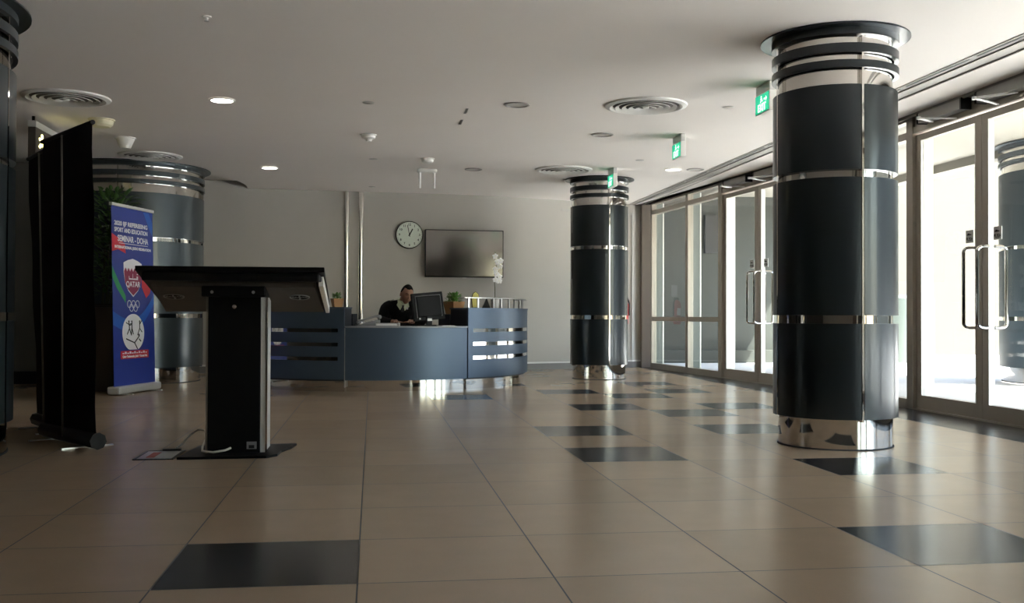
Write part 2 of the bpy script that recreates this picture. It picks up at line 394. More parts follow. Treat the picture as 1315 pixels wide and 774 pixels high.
# NOTE: local +y is inward (towards the room) for both runs (running away from camera, left normal = -X)
s = lambda Y: Y+4.4
def run2(Y): return (Y-11.9)/(16.95-11.9)*L2
door(1, MX1, s(7.00), s(9.13), s(8.01)); door(2, MX2, run2(11.95), run2(13.98), run2(12.86))
window(1, MX1, s(9.15), s(10.5)); window(2, MX1, s(10.5), s(11.88))
window(3, MX2, run2(14.0), run2(15.2), .835); window(4, MX2, run2(15.2), run2(16.75), .835)
window(5, MX1, s(5.4), s(6.98)); window(6, MX1, s(3.8), s(5.4)); window(7, MX1, s(2.2), s(3.8)); window(8, MX1, s(.6), s(2.2))
mb = MB(); mb.box(5.16, 5.3, -4.45, .59, 0, 2.87); struct(mb.build('wall_right_near', 'wall_dark'))
# header and corner pier
mb = MB(); mb.box(4.60, 4.80, 16.97, 17.10, 0, 2.8)
struct(mb.build('trim_4', 'alu'))
mb = MB(); mb.box(5.04, 5.06, -4.4, 11.8, 2.77, 2.84); mb.box(5.06, 5.3, -4.4, 11.9, 2.80, 2.86)
mb.add([(5.06, 11.9, 2.8), (5.3, 11.9, 2.8), (4.95, 17.1, 2.8), (4.5, 17.1, 2.8), (5.06, 11.9, 2.86), (5.3, 11.9, 2.86), (4.95, 17.1, 2.86), (4.5, 17.1, 2.86)], [(0, 1, 2, 3), (4, 5, 6, 7), (1, 2, 6, 5), (0, 3, 7, 4)])
struct(mb.build('trim_5', mat('header_dark', (.13, .12, .11), .5, .3)))
mb = MB(); mb.box(5.1, 5.4, -4.5, 18, 2.87, 3.3); struct(mb.build('wall_right', 'outer'))
# small white push button box on the mullion
o = MB().box(4.955, 5.0, 14.02, 14.06, 1.28, 1.36, c=.004).build('door_button', 'white'); tag(o, 'small white exit button box on the frame post beside the far glass door', 'switch')

# ------------------------------------------------------------------ outside
mb = MB(); mb.box(5.42, 34, -12, 34, -.12, -.02); struct(mb.build('forecourt_ground', 'conc'))
mb = MB(); mb.box(5.42, 5.30, -4.5, 18, -.12, 0); struct(mb.build('door_threshold', 'conc'))
mb = MB(); mb.box(4.3, 8.35, 19.2, 19.5, -.02, 4.0); mb.box(4.3, 8.35, 18.9, 19.2, -.02, .22)
struct(mb.build('outer_wall_grey', 'outer_g'))
mb = MB(); mb.box(6.46, 6.60, 19.12, 19.2, 2.12, 2.86, 0); mb.box(6.60, 6.84, 19.12, 19.2, 2.12, 2.86, 1); o = mb.build('outer_window', ['dark_gap', 'grey_dark']); struct(o)
mb = MB(); mb.box(6.84, 6.97, 19.16, 19.2, 1.5, 1.82); tag(mb.build('notice_board', 'grey_dark'), 'small dark notice board on the grey wall outside, seen through the far window', 'sign')
mb = MB(); mb.box(8.2, 34, 22.5, 22.8, -.02, 7); struct(mb.build('outer_wall_cream', 'outer'))
mb = MB(); mb.box(30, 30.3, -12, 22.5, -.02, 7); struct(mb.build('outer_wall_far', 'outer'))
mb = MB(); mb.box(5.4, 8.9, -12, 24, 3.25, 3.45); mb.box(8.7, 8.9, -12, 24, 3.12, 3.25)
struct(mb.build('canopy', 'canopy'))

# ------------------------------------------------------------------ columns
def column(label, x, y, r, rz=0., cladding='navy', top=CZ, group='round clad columns'):
    t = thing('column', label, 'column', (x, y, 0), rz, group)
    n = 64; ri = r-.035; zt = top-2.8
    MB().lathe([(ri, 0), (ri, top-.002)], n).build('mirror_core', 'chrome', t)
    MB().ring(ri+.001, ri+.007, 0, .010, n).build('base_ring', 'dark_gap', t)
    gap = .012/r
    for z0, z1 in ((.205, .835), (.89, 1.80), (1.85, 2.41+zt)):
        for q in range(4):
            a0 = q*pi/2+gap; a1 = (q+1)*pi/2-gap
            MB().ring(ri+.002, r, z0, z1, 20, 0, None, a0, a1).build('cladding_panel', cladding, t)
    for q in range(4):
        a = q*pi/2; mx = Matrix.Rotation(a, 4, 'Z')
        MB().box(-.007, .007, -(r+.002), -(ri+.001), .19, top-.07, 0, mx).build('joint_strip', 'chrome', t)
    for z0, z1 in ((2.52, 2.57), (2.62, 2.68)):
        MB().ring(ri+.012, r+.008, z0+zt, z1+zt, n).build('capital_ring', cladding, t)
    mb = MB(); mb.ring(ri+.001, r+.008, 2.74+zt, top-.012, n); mb.ring(ri+.001, r+.085, top-.012, top-.001, n)
    mb.build('capital_disc', cladding, t)
    return t
column('dark slate round column with mirror bands standing nearest the open glass doors', 3.18, 6.66, .415)
column('dark slate round column right of the reception desk in front of the back wall', 3.165, 13.97, .405, R(8))
column('wide slate round column behind the blue banner', -3.15, 13.97, .9, 0., 'slate_light')
column('wide slate round column cut by the left edge of the picture', -3.15, 6.65, .9, 0., 'slate_light')
t = column('pale blue grey round column standing outside beyond the glass doors', 9.55, 12.6, 1.0, R(20), 'outer_col', 3.24)
# low outside cylinder, planter shrub
o = MB().lathe([(0, -.02), (.62, -.02), (.62, 1.25), (.56, 1.32), (0, 1.32)], 48).build('outer_bollard_drum', 'outer_p', loc=(10.6, 19.2, 0)); tag(o, 'grey green cylindrical drum standing outside in front of the cream wall', 'drum')

# ------------------------------------------------------------------ ceiling fittings
def diffuser(label, x, y, grp='round ceiling diffusers'):
    t = thing('ceiling_diffuser', label, 'air vent', (x, y, CZ), 0, grp)
    MB().lathe([(.375, 0), (.37, -.012), (.33, -.022), (.305, -.012), (.305, 0)], 56).build('rim', 'white', t)
    MB().lathe([(0, .0), (.30, -.001)], 40).build('back_plate', mat('diffuser_shadow', (.16, .15, .14), .7), t, fix=False)
    for k, r in enumerate((.262, .200, .138, .076)):
        z_ = -.012-.003*k
        MB().lathe([(r-.017, z_), (r+.017, z_-.012), (r+.019, z_-.012), (r+.019, z_-.008), (r-.015, z_+.004), (r-.017, z_)], 44).build('cone_ring', 'white', t)
    MB().lathe([(0, -.030), (.028, -.028), (.030, -.006), (0, -.004)], 24).build('hub', 'white', t)
    return t
diffuser('round white ceiling diffuser at left nearest the camera, above the hanging sign', -2.70, 9.41)
diffuser('round white ceiling diffuser just in front of the wide column behind the banner', -2.67, 12.70)
diffuser('large round white ceiling diffuser left of the near dark column', 2.46, 8.95)
diffuser('round white ceiling diffuser left of the far column capital', 2.48, 13.05)
def downlight(label, x, y, lit, r=.115):
    t = thing('downlight', label, 'ceiling light', (x, y, CZ), 0, 'recessed round downlights')
    MB().lathe([(r, -.001), (r, -.010), (r-.018, -.012), (r-.022, -.001)], 40).build('rim', 'rim_grey' if not lit else 'white', t)
    MB().lathe([(0, -.004), (r-.02, -.004), (r-.02, -.001), (0, -.001)], 32).build('lens', 'lamp' if lit else 'lamp_off', t)
    return t
downlight('lit round ceiling downlight left of centre, nearest the camera', -1.343, 9.30, True)
downlight('lit round ceiling downlight left of centre, farther back near the wide column', -1.34, 13.49, True)
downlight('lit round ceiling downlight at right between exit sign and slot vent', 3.884, 12.80, True)
downlight('unlit round downlight in the middle of the ceiling', 1.293, 9.09, False)
downlight('unlit round downlight right of centre behind the large diffuser', 2.40, 10.45, False)
downlight('unlit round downlight left of the far diffuser', 1.303, 13.2, False)
downlight('unlit round downlight beside the lit one near the slot vent', 4.17, 12.75, False)
for lab, x, y in (('small flat white disc on the ceiling left of centre', -.047, 9.2), ('small flat white disc on the ceiling right near the near exit sign', 3.22, 8.90),
                  ('small flat white disc on the ceiling behind the smoke detector', .0, 12.54), ('small flat white disc on the ceiling before the far exit sign', 3.25, 12.1),
                  ('tiny dark sprinkler plate on the ceiling near the chrome strips', -.013, 15.25)):
    o = MB().lathe([(0, -.008), (.045, -.007), (.055, -.001)], 24).build('ceiling_disc', 'lamp_off', loc=(x, y, CZ)); tag(o, lab, 'ceiling fitting', 'small ceiling discs')
def detector(lab, x, y, prof, m='white', name='smoke_detector', cat='smoke detector'):
    t = thing(name, lab, cat, (x, y, CZ))
    MB().lathe([(prof[0][0]+.012, -.001), (prof[0][0]+.012, -.012), (prof[0][0], -.014), (0, -.014)], 32).build('base', m, t)
    MB().lathe([(prof[0][0], -.014)]+prof+[(0, prof[-1][1])], 32).build('cover', m, t); return t
detector('white smoke detector on the ceiling above the reception desk, left of the receiver', -.05, 10.85, [(.075, -.02), (.07, -.04), (.035, -.055), (.03, -.075)])
detector('cream domed smoke detector on ceiling beside the black banner top', -2.657, 10.42, [(.115, -.02), (.105, -.055), (.08, -.075)], 'cream')
detector('white conical ceiling speaker behind the cream detector', -2.672, 11.45, [(.10, -.02), (.09, -.04), (.055, -.12)], 'white', 'ceiling_speaker', 'speaker')
detector('white smoke detector on ceiling directly before the twin tube fitting', .657, 12.4, [(.075, -.02), (.07, -.045), (.04, -.06)])
t = thing('ceiling_receiver', 'white ceiling receiver with two tubes hanging down above the reception desk', 'receiver', (.70, 13.3, CZ))
MB().box(-.13, .13, -.07, .07, -.05, -.001, c=.02).build('body', 'white', t)
for sx in (-.095, .095): MB().lathe([(0, -.05), (.016, -.05), (.016, -.25), (.010, -.255), (0, -.255)], 16, mx=T(sx, 0, 0)).build('tube', 'white', t)
t = thing('ceiling_sprinkler', 'small white sprinkler head hanging from the ceiling at upper left', 'sprinkler', (-1.067, 6.70, CZ))
MB().lathe([(0, 0), (.03, 0), (.03, -.008), (.01, -.012), (.008, -.03), (0, -.03)], 20).build('escutcheon', 'white', t)
MB().lathe([(0, -.032), (.016, -.031), (.016, -.034), (0, -.036)], 16).build('deflector', 'steel', t)
for lab, x, y in (('thin dark scratch mark cut in ceiling near the middle, nearer one', .86, 9.45), ('thin dark scratch mark cut in ceiling near the middle, farther one', .86, 10.0)):
    o = MB().box(-.012, .012, -.12, .12, -.004, -.001).build('ceiling_slit', 'grey', loc=(x, y, CZ)); tag(o, lab, 'ceiling slit')

def exit_sign(label, x, y):
    t = thing('exit_sign', label, 'exit sign', (x, y, CZ), R(-90), 'green exit signs along the glass wall')
    MB().box(-.15, .15, -.025, .025, -.075, -.001, c=.004).build('bracket', 'alu_l', t)
    MB().box(-.15, .15, -.028, .028, -.24, -.075, c=.004).build('housing', 'white', t)
    MB().box(-.14, .14, -.032, -.0285, -.23, -.085).build('face', 'green', t)
    w = MB(); text_mb(w, 'EXIT', .085, 0, -.195, -.034, bold=.002, width=.17)
    # running figure and arrow
    w.ell((-.01, -.034, -.105), (.010, .002, .010), 10)
    w.poly([(-.03, -.118), (.0, -.115), (.012, -.135), (-.01, -.137)], .001, mx=T(0, -.033, 0))
    w.poly([(-.012, -.132), (.02, -.138), (.018, -.146), (-.02, -.14)], .001, mx=T(0, -.033, 0))
    w.poly([(-.018, -.132), (-.035, -.150), (-.028, -.154), (-.008, -.136)], .001, mx=T(0, -.033, 0))
    w.poly([(.045, -.125), (.085, -.125), (.085, -.11), (.11, -.132), (.085, -.154), (.085, -.139), (.045, -.139)], .001, mx=T(0, -.033, 0))
    w.build('lettering', 'exit_w', t)['label'] = 'white EXIT lettering and running figure'
    return t
exit_sign('green exit sign on the ceiling beside the near column', 3.21, 7.98)
exit_sign('green exit sign on the ceiling halfway along the glass wall', 3.227, 10.42)
exit_sign('green exit sign on the ceiling in front of the far column', 3.10, 12.90)

# hanging sign over banners
t = thing('hanging_sign', 'dark hanging sign with a yellow lit figure behind the black banners', 'sign', (-3.27, 10.85, CZ), R(90))
for hx_ in (-.5, .5): MB().box(hx_-.012, hx_+.012, -.012, .012, -.05, 0).build('hanger', 'black', t)
MB().box(-.55, .55, -.04, .04, -.11, -.05, c=.004).build('top_rail', 'alu_l', t)
MB().box(-.55, .55, -.035, .035, -.42, -.11, c=.004).build('housing', 'brown', t)
w = MB(); w.ell((-.36, -.038, -.175), (.035, .003, .022), 12)
w.poly([(-.45, -.20), (-.32, -.195), (-.25, -.215), (-.30, -.245), (-.22, -.30), (-.27, -.315), (-.35, -.265), (-.42, -.30), (-.46, -.285), (-.38, -.235), (-.44, -.225)], .003, mx=T(0, -.0355, 0))
w.poly([(-.20, -.33), (-.10, -.33), (-.10, -.36), (-.03, -.315), (-.10, -.27), (-.10, -.30), (-.20, -.30)], .003, mx=T(0, -.0355, 0)); w.build('lit_pictogram', 'yellow_lit', t)

# ------------------------------------------------------------------ reception desk
cx, cy, RD = .1, 13.7, 1.98
A1, A2, A0, A3 = R(-12.2), R(31.4), R(-82), R(86)
DM = T(cx, cy, 0)
t = thing('reception_desk', 'curved slate blue reception desk with mirror plinth in front of the back wall', 'desk', (cx, cy, 0))
def pod(a0, a1):
    nn = 28
    bands = [.14, .355, .398, .52, .563, .682, .725, .955]
    e = R(2.2)
    mb = MB()
    for k in range(0, 8, 2): mb.ring(RD-.03, RD, bands[k], bands[k+1], nn, 0, None, a0, a1)
    for k in (1, 3, 5):
        mb.ring(RD-.03, RD, bands[k], bands[k+1], 4, 0, None, a0, a0+e); mb.ring(RD-.03, RD, bands[k], bands[k+1], 4, 0, None, a1-e, a1)
    mb.build('front_panel', 'desk', t)
    for k in (1, 3, 5): MB().ring(RD-.028, RD-.008, bands[k], bands[k+1], nn, 0, None, a0+e, a1-e).build('mirror_inlay', 'chrome', t)
    MB().ring(RD-.36, RD-.031, .12, .955, nn, 0, None, a0+.001, a1-.001).build('carcass', 'desk_dark', t)
    MB().ring(RD-.38, RD+.006, .956, .972, nn, 0, None, a0-.001, a1+.001).build('counter_top', 'desk', t)
    MB().ring(RD-.60, RD-.361, .12, .895, nn, 0, None, a0-R(.5), a1+R(.5)).build('inner_shelf', 'desk_dark', t)
    MB().ring(RD-.07, RD-.05, 0, .139, nn, 0, None, a0+R(.3), a1-R(.3)).build('plinth', 'chrome', t)
pod(A0, A1); pod(A2, A3)
MB().ring(RD-.035, RD-.012, .13, .734, 28, 0, None, A1+R(.25), A2-R(.25)).build('centre_panel', 'desk', t)
MB().ring(RD-.75, RD-.002, .735, .752, 30, 0, None, A1+R(.2), A2-R(.2)).build('worktop', 'grey', t)
MB().ring(RD-.002, RD+.004, .738, .753, 30, 0, None, A1+R(.2), A2-R(.2)).build('worktop_edge', mat('edge_grey', (.30, .31, .33), .5), t)
MB().ring(RD-.10, RD-.08, 0, .129, 28, 0, None, A1+R(.3), A2-R(.3)).build('plinth', 'chrome', t)
MB().ring(RD-.07, RD-.002, .05, .73, 4, 0, None, A1+R(.02), A1+R(.22)).build('side_trim', 'steel', t)
# raised shelf on bars
MB().ring(RD-.16, RD-.01, 1.088, 1.098, 28, 0, None, R(30), R(88)).build('raised_shelf', 'steel', t)
for k, a in enumerate((33, 37.5, 46, 51, 57, 62.5, 69, 76, 83)):
    mx = Matrix.Rotation(R(a), 4, 'Z')
    MB().box(-.012, .012, -(RD-.06), -(RD-.075), .972, 1.088, 0, mx).build('shelf_bar', 'steel', t)
def dp(ang, r, z=0): a = R(ang); return (cx+r*sin(a), cy-r*cos(a), z)

# ------------------------------------------------------------------ plants
def leafs(mb, pts, mi=0):
    for p, d, L, w in pts:
        p = Vector(p); d = Vector(d).normalized(); side = d.cross(Vector((0, 0, 1)))
        side = side.normalized() if side.length > .1 else Vector((1, 0, 0)); up = side.cross(d)
        q1 = p+d*L*.35+up*L*.06; q2 = p+d*L*.75+up*L*.02; q3 = p+d*L-up*L*.1
        vs = [p, q1+side*w, q1-side*w, q1-up*w*.3, q2+side*w*.7, q2-side*w*.7, q2-up*w*.2, q3]
        mb.add([v[:] for v in vs], [(0, 3, 1), (0, 2, 3), (1, 3, 6, 4), (3, 2, 5, 6), (4, 6, 7), (6, 5, 7)], mi)
def square_pot(lab, x, y, z, s, h, rz, dens=170):
    t = thing('potted_plant', lab, 'potted plant', (x, y, z), rz, 'small plants in orange pots')
    b = s*.36; u = s*.5; mb = MB()
    vs = [(-b, -b, 0), (b, -b, 0), (b, b, 0), (-b, b, 0), (-u, -u, h), (u, -u, h), (u, u, h), (-u, u, h), (-u*.88, -u*.88, h), (u*.88, -u*.88, h), (u*.88, u*.88, h), (-u*.88, u*.88, h), (-u*.8, -u*.8, h*.8), (u*.8, -u*.8, h*.8), (u*.8, u*.8, h*.8), (-u*.8, u*.8, h*.8)]
    fs = [(3, 2, 1, 0)]+[(i, (i+1) % 4, 4+(i+1) % 4, 4+i) for i in range(4)]+[(4+i, 4+(i+1) % 4, 8+(i+1) % 4, 8+i) for i in range(4)]+[(8+i, 8+(i+1) % 4, 12+(i+1) % 4, 12+i) for i in range(4)]
    mb.add(vs, fs); mb.build('pot', 'terracotta', t)
    MB().box(-u*.8, u*.8, -u*.8, u*.8, h*.72, h*.82).build('soil', 'soil', t)
    rnd = random.Random(int(x*100)); L = []
    for _ in range(dens):
        a = rnd.uniform(0, 2*pi); q = rnd.uniform(0, .8)*u
        hh = rnd.uniform(0, s*.62)
        q *= 1-.35*hh/(s*.62)
        L.append(((q*cos(a)*1.25, q*sin(a)*1.25, h*.8+hh), (cos(a)*.8+rnd.uniform(-.5, .5), sin(a)*.8+rnd.uniform(-.5, .5), rnd.uniform(.0, 1.2)), s*rnd.uniform(.16, .32), s*.055))
    mb = MB(); leafs(mb, L); mb.build('foliage', 'leaf', t); return t
p = dp(-17.5, RD-.22); square_pot('small green plant in an orange pot on the left counter beside the black kiosk', p[0]+.02, p[1], .973, .125, .10, R(20))
p = dp(29.2, RD-.50); square_pot('green plant in a square orange pot right of the computer monitor', 1.0, 12.52, .897, .195, .155, R(38), 240)

# orchid
px, py = dp(48.5, RD-.22)[:2]; px = 1.54; py = 12.76
t = thing('orchid', 'white orchid in a white pot on the right counter in front of the television', 'potted plant', (px, py, .973))
MB().lathe([(0, 0), (.042, 0), (.055, .11), (.05, .112), (.045, .09), (0, .09)], 28).build('pot', 'white', t)
mb = MB(); leafs(mb, [((0, 0, .1), (cos(a), sin(a), .45), .11, .02) for a in (0, 1.1, 2.2, 3.3, 4.4, 5.5)]); mb.build('leaves', 'leaf_d', t)
st = [(0, 0, .09), (.0, 0, .25), (-.01, 0, .40), (.01, -.02, .52), (.035, -.03, .60), (.02, -.04, .68), (-.02, -.03, .73)]
MB().tube(st, [.005, .005, .004, .004, .003, .003, .002], 8).build('stem', 'stem', t)
for fx, fz in ((.0, .36), (.045, .345), (.01, .43), (.05, .40), (.0, .49), (.055, .53), (.02, .585), (.065, .60), (-.005, .655)):
    mb = MB(); rnd = random.Random(int(fx*999+fz*777))
    for k in range(5):
        a = pi/2+k*2*pi/5+rnd.uniform(-.2, .2); l_ = .034
        c = Vector((cos(a)*l_*.55, -.01, sin(a)*l_*.55)); mb.ell((0, 0, 0), (.022, .005, .016), 10, 0, T(fx+c.x, -.05+c.y, fz+c.z) @ Matrix.Rotation(-a, 4, 'Y'))
    mb.ell((fx, -.062, fz), (.007, .007, .007), 8, 1); mb.build('flower', ['petal', 'cream'], t)

# yellow standing card and dark tent card
px, py = 1.265, 12.50
t = thing('standing_card', 'yellow rounded standing card on the right counter left of the orchid', 'card', (px, py, .973), R(8))
pts = [(-.035, 0), (.035, 0), (.045, .12), (.035, .17), (0, .20), (-.03, .175), (-.045, .12)]
MB().poly(pts, .012).build('panel', 'yellow', t); MB().poly([(x*1.15, z*1.03) for x, z in pts], .006, mx=T(0, .007, 0)).build('backing', 'black', t)
MB().box(-.04, .04, -.02, .03, 0, .008).build('foot', 'black', t)
o = MB().add([(-.05, -.03, 0), (.05, -.03, 0), (.05, .04, 0), (-.05, .04, 0), (0, 0, .12), (.012, .006, .12)], [(3, 2, 1, 0), (0, 1, 5, 4), (2, 3, 4, 5), (1, 2, 5), (3, 0, 4)]).build('tent_card', 'black', loc=(1.41, 12.60, .974)); tag(o, 'small black pointed tent card between yellow card and orchid', 'card')

# ------------------------------------------------------------------ monitor, keyboard, mouse, phone, papers, box
t = thing('monitor', 'black flat computer monitor on the reception desk seen from behind', 'monitor', (.66, 12.10, .7535), R(-158))
MB().box(-.10, .10, -.08, .08, 0, .015, c=.005).build('foot', 'black', t)
MB().box(-.035, .035, .01, .04, .015, .18, c=.006).build('neck', 'black', t)
mx = T(0, .0, .235) @ Matrix.Rotation(R(6), 4, 'X') @ Matrix.Rotation(R(5), 4, 'Y')
MB().box(-.205, .205, -.03, .005, -.165, .165, 0, mx, c=.008).build('casing', 'black_m', t)
MB().box(-.16, .16, .005, .035, -.125, .125, 0, mx, c=.015).build('back_cover', 'black_m', t)
MB().box(-.19, .19, -.032, -.0305, -.15, .15, 0, mx).build('display', 'screen', t)
fr = MB(); 
for a in ((-.165, .165, .125, .13), (-.165, -.16, -.13, .13), (.16, .165, -.13, .13)): fr.box(a[0], a[1], .006, .02, a[2], a[3], 0, mx)
fr.build('back_trim', 'grey', t)
MB().box(.12, .14, .006, .012, -.15, -.13, 0, mx).build('sticker', 'paper', t)['label'] = 'small white sticker'
MB().box(-.03, .03, .04, .046, .06, .09, c=.003).build('stand_badge', 'alu_l', t)
t = thing('keyboard', 'black computer keyboard lying on the desk under the guard\'s hands', 'keyboard', (.36, 12.335, .7535), R(-3))
MB().box(-.21, .21, -.07, .07, 0, .018, c=.004).build('base', 'black', t)
kb = MB()
for r_ in range(5):
    for c_ in range(15): kb.box(-.2+c_*.027, -.178+c_*.027, -.062+r_*.026, -.04+r_*.026, .018, .023)
kb.build('keys', 'black_m', t)
t = thing('desk_phone', 'grey desk telephone with raised handset at the left end of the worktop', 'telephone', (-.04, 12.15, .7535), R(10))
mb = MB(); mb.add([(-.15, -.09, 0), (.12, -.09, 0), (.12, .09, 0), (-.15, .09, 0), (-.15, -.09, .015), (.12, -.09, .075), (.12, .09, .075), (-.15, .09, .015)], [(3, 2, 1, 0), (4, 5, 6, 7), (0, 1, 5, 4), (1, 2, 6, 5), (2, 3, 7, 6), (3, 0, 4, 7)])
mb.build('base', 'grey', t, bevel=.006)
mb = MB(); mb.tube([(-.13, -.05, .05), (-.06, -.05, .075), (.06, -.05, .11), (.11, -.05, .115)], [.02, .012, .012, .022], 12); mb.ell((.115, -.05, .105), (.028, .026, .026)); mb.ell((-.135, -.05, .04), (.026, .026, .02)); mb.build('handset', 'grey', t)
mb = MB()
for a in range(3):
    for b in range(4): mb.box(-.06+b*.035, -.04+b*.035, .0+a*.025, .018+a*.025, .036+b*.0078, .044+b*.0078)
mb.build('keypad', 'paper', t)
t = thing('document_binder', 'grey ring binder lying flat with a white end right of the telephone', 'binder', (.165, 11.88, .7535), R(4))
MB().box(-.13, .13, -.08, .08, 0, .006).build('bottom_cover', 'grey', t); MB().box(-.12, .12, -.075, .075, .006, .03).build('pages', 'paper', t); MB().box(-.13, .13, -.08, .08, .03, .036).build('top_cover', 'grey', t)
MB().box(.13, .15, -.08, .08, 0, .04, c=.004).build('spine', 'white', t)
t = thing('paper_sheets', 'loose white paper sheets at the right end of the worktop', 'paper', (.87, 11.98, .7535), R(25))
MB().box(-.09, .09, -.06, .06, 0, .004).build('sheet', 'paper', t); MB().box(-.10, .08, -.05, .07, .004, .008, mx=Matrix.Rotation(R(9), 4, 'Z')).build('sheet', 'paper', t)

# ------------------------------------------------------------------ wall things
wy = wally(.56)
t = thing('wall_clock', 'round white wall clock with black rim left of the television', 'clock', (.565, wy, 2.14), R(4))
rx = Matrix.Rotation(pi/2, 4, 'X')
MB().lathe([(0, .001), (.215, .001), (.215, .05), (.20, .055), (.195, .04), (0, .04)], 56, mx=rx).build('case', 'black', t)
MB().lathe([(0, .0565), (.203, .0565), (.203, .053), (0, .053)], 56, mx=rx).build('dial', mat('clock_dial', (.90, .89, .82), .4, noise=.02), t)
mb = MB()
for k in range(12):
    a = 2*pi*(k+1)/12; text_mb(mb, str(k+1), .048, .158*sin(a), .158*cos(a), -.0572, bold=.0012)
for k in range(60):
    a = 2*pi*k/60; mb.box(-.0015, .0015, -.0582, -.0567, .184, .195, 0, Matrix.Rotation(a, 4, 'Y'))
mb.build('numerals', 'black', t)
MB().box(-.009, .009, -.0600, -.0575, -.02, .105, 0, Matrix.Rotation(R(28), 4, 'Y')).build('hour_hand', 'black', t)
MB().box(-.005, .005, -.0625, -.0605, -.03, .155, 0, Matrix.Rotation(R(-12), 4, 'Y')).build('minute_hand', 'black', t)
MB().lathe([(0, .0655), (.012, .064), (.012, .0567)], 20, mx=rx).build('hub', 'black', t)
MB().lathe([(0, .0700), (.203, .0665), (.203, .0655), (0, .069)], 48, mx=rx).build('glass_cover', GLASS, t)

t = thing('television', 'large black wall mounted television right of the clock', 'television', (1.43, wally(1.43)-.05, 1.855), R(3))
MB().box(-.25, .25, -.055, .0, -.15, .15).build('wall_bracket', 'black', t)
MB().box(-.625, .625, -.105, -.055, -.375, .375, c=.006).build('casing', 'black', t)
MB().box(-.61, .61, -.108, -.1055, -.355, .362).build('display', 'tv', t)
MB().box(-.03, .03, -.112, -.085, -.392, -.375, c=.003).build('logo_bump', 'alu_l', t)
for lab, x in (('tall polished steel strip on the back wall, left of the pair', -.405), ('tall polished steel strip on the back wall, right of the pair', -.185)):
    y = wally(x); o = MB().lathe([(.044, .13), (.044, 2.79)], 28, 0, None, -pi/2, pi/2).build('wall_strip', 'steel_strip', loc=(x, y, 0)); tag(o, lab, 'wall strip', 'paired steel strips')
    o.rotation_euler = (0, 0, math.atan2(.07, .85))

# fire extinguisher behind far column
x, y = 4.25, wally(4.25)-.03
t = thing('fire_extinguisher', 'red fire extinguisher on the back wall at the right side of the far column', 'fire extinguisher', (x, y-.09, .74))
MB().lathe([(0, 0), (.06, .0), (.068, .02), (.068, .34), (.045, .40), (.02, .42), (0, .42)], 28).build('cylinder', 'red', t)
MB().tube([(0, 0, .43), (.05, -.02, .44), (.075, -.02, .36), (.075, -.02, .15)], .012, 10).build('hose', 'black', t)
MB().box(-.03, .06, -.012, .012, .42, .46, c=.004).build('valve', 'black', t)
MB().box(-.03, .03, .068, .105, .1, .34).build('wall_bracket', 'black', t)
MB().box(-.035, .035, -.071, -.069, .16, .28).build('sticker', 'paper', t)
o = MB().box(-.05, .05, -.012, -.001, 0, .2).build('safety_notice', 'paper', loc=(4.25, y+.015, 1.22)); o.rotation_euler = (0, 0, R(19)); tag(o, 'white safety notice on wall above the fire extinguisher', 'sign')

# ------------------------------------------------------------------ kiosk
t = thing('touch_kiosk', 'black tilted touch screen kiosk seen from behind in the left foreground', 'kiosk', (0, 0, 0))
# base plate (notched outline)
pl = [(-1.17, 6.36), (-1.13, 6.92), (-.50, 6.97), (-.52, 6.80), (-.57, 6.62), (-.58, 6.45), (-.64, 6.37)]
n = len(pl); mb = MB(); mb.add([(x, y, 0) for x, y in pl]+[(x, y, .016) for x, y in pl], [list(range(n))[::-1], [n+i for i in range(n)]]+[(i, (i+1) % n, n+(i+1) % n, n+i) for i in range(n)])
mb.build('base_plate', 'black_m', t, bevel=.003)
MB().box(-1.015, -.695, 6.52, 6.86, .016, 1.0, c=.004).build('pillar', 'black_m', t)
MB().box(-1.03, -1.016, 6.53, 6.85, .016, .99).build('side_profile', 'alu', t)
mb = MB(); mb.box(-.694, -.665, 6.535, 6.85, .016, .99, 0); mb.build('side_profile', 'alu_l', t)
MB().box(-.664, -.655, 6.53, 6.56, .016, .99).build('edge_profile', 'chrome', t)
# head: wedge tilted away
yN, yF = 6.35, 7.18; zt, zb = 1.175, .935
def slab(x0n, x1n, x0f, x1f, yn, yf, ztn, ztf, zbn, zbf):
    return [(x0n, yn, zbn), (x1n, yn, zbn), (x1f, yf, zbf), (x0f, yf, zbf), (x0n, yn, ztn), (x1n, yn, ztn), (x1f, yf, ztf), (x0f, yf, ztf)]
FS = [(3, 2, 1, 0), (4, 5, 6, 7), (0, 1, 5, 4), (1, 2, 6, 5), (2, 3, 7, 6), (3, 0, 4, 7)]
MB().add(slab(-1.42, -.295, -1.42, -.295, yN, yF, 1.175, .975, 1.145, .945), FS).build('top_plate', 'black_m', t, bevel=.004)
MB().add(slab(-1.385, -.33, -1.40, -.31, yN+.02, yN+.13, 1.14, 1.115, 1.085, 1.085), FS).build('rear_fascia', 'black_m', t, bevel=.01)
MB().add(slab(-1.35, -.36, -1.40, -.335, yN+.13, yF, 1.110, .942, 1.05, .90), FS).build('under_tray', 'brown', t, bevel=.004)
MB().add(slab(-.334, -.305, -.322, -.297, yN+.10, yF, 1.12, .943, 1.06, .895), FS).build('side_cheek', 'white', t)
MB().add(slab(-1.36, -.37, -1.36, -.37, yN+.06, yF-.06, 1.170, .990, 1.168, .986), FS).build('display', 'screen', t)
MB().box(-1.05, -.66, 6.46, 6.88, .99, 1.06, c=.01).build('collar', 'black_m', t)
def on_tray(x, y): return 1.05+(.90-1.05)*(y-yN-.13)/(yF-yN-.13)
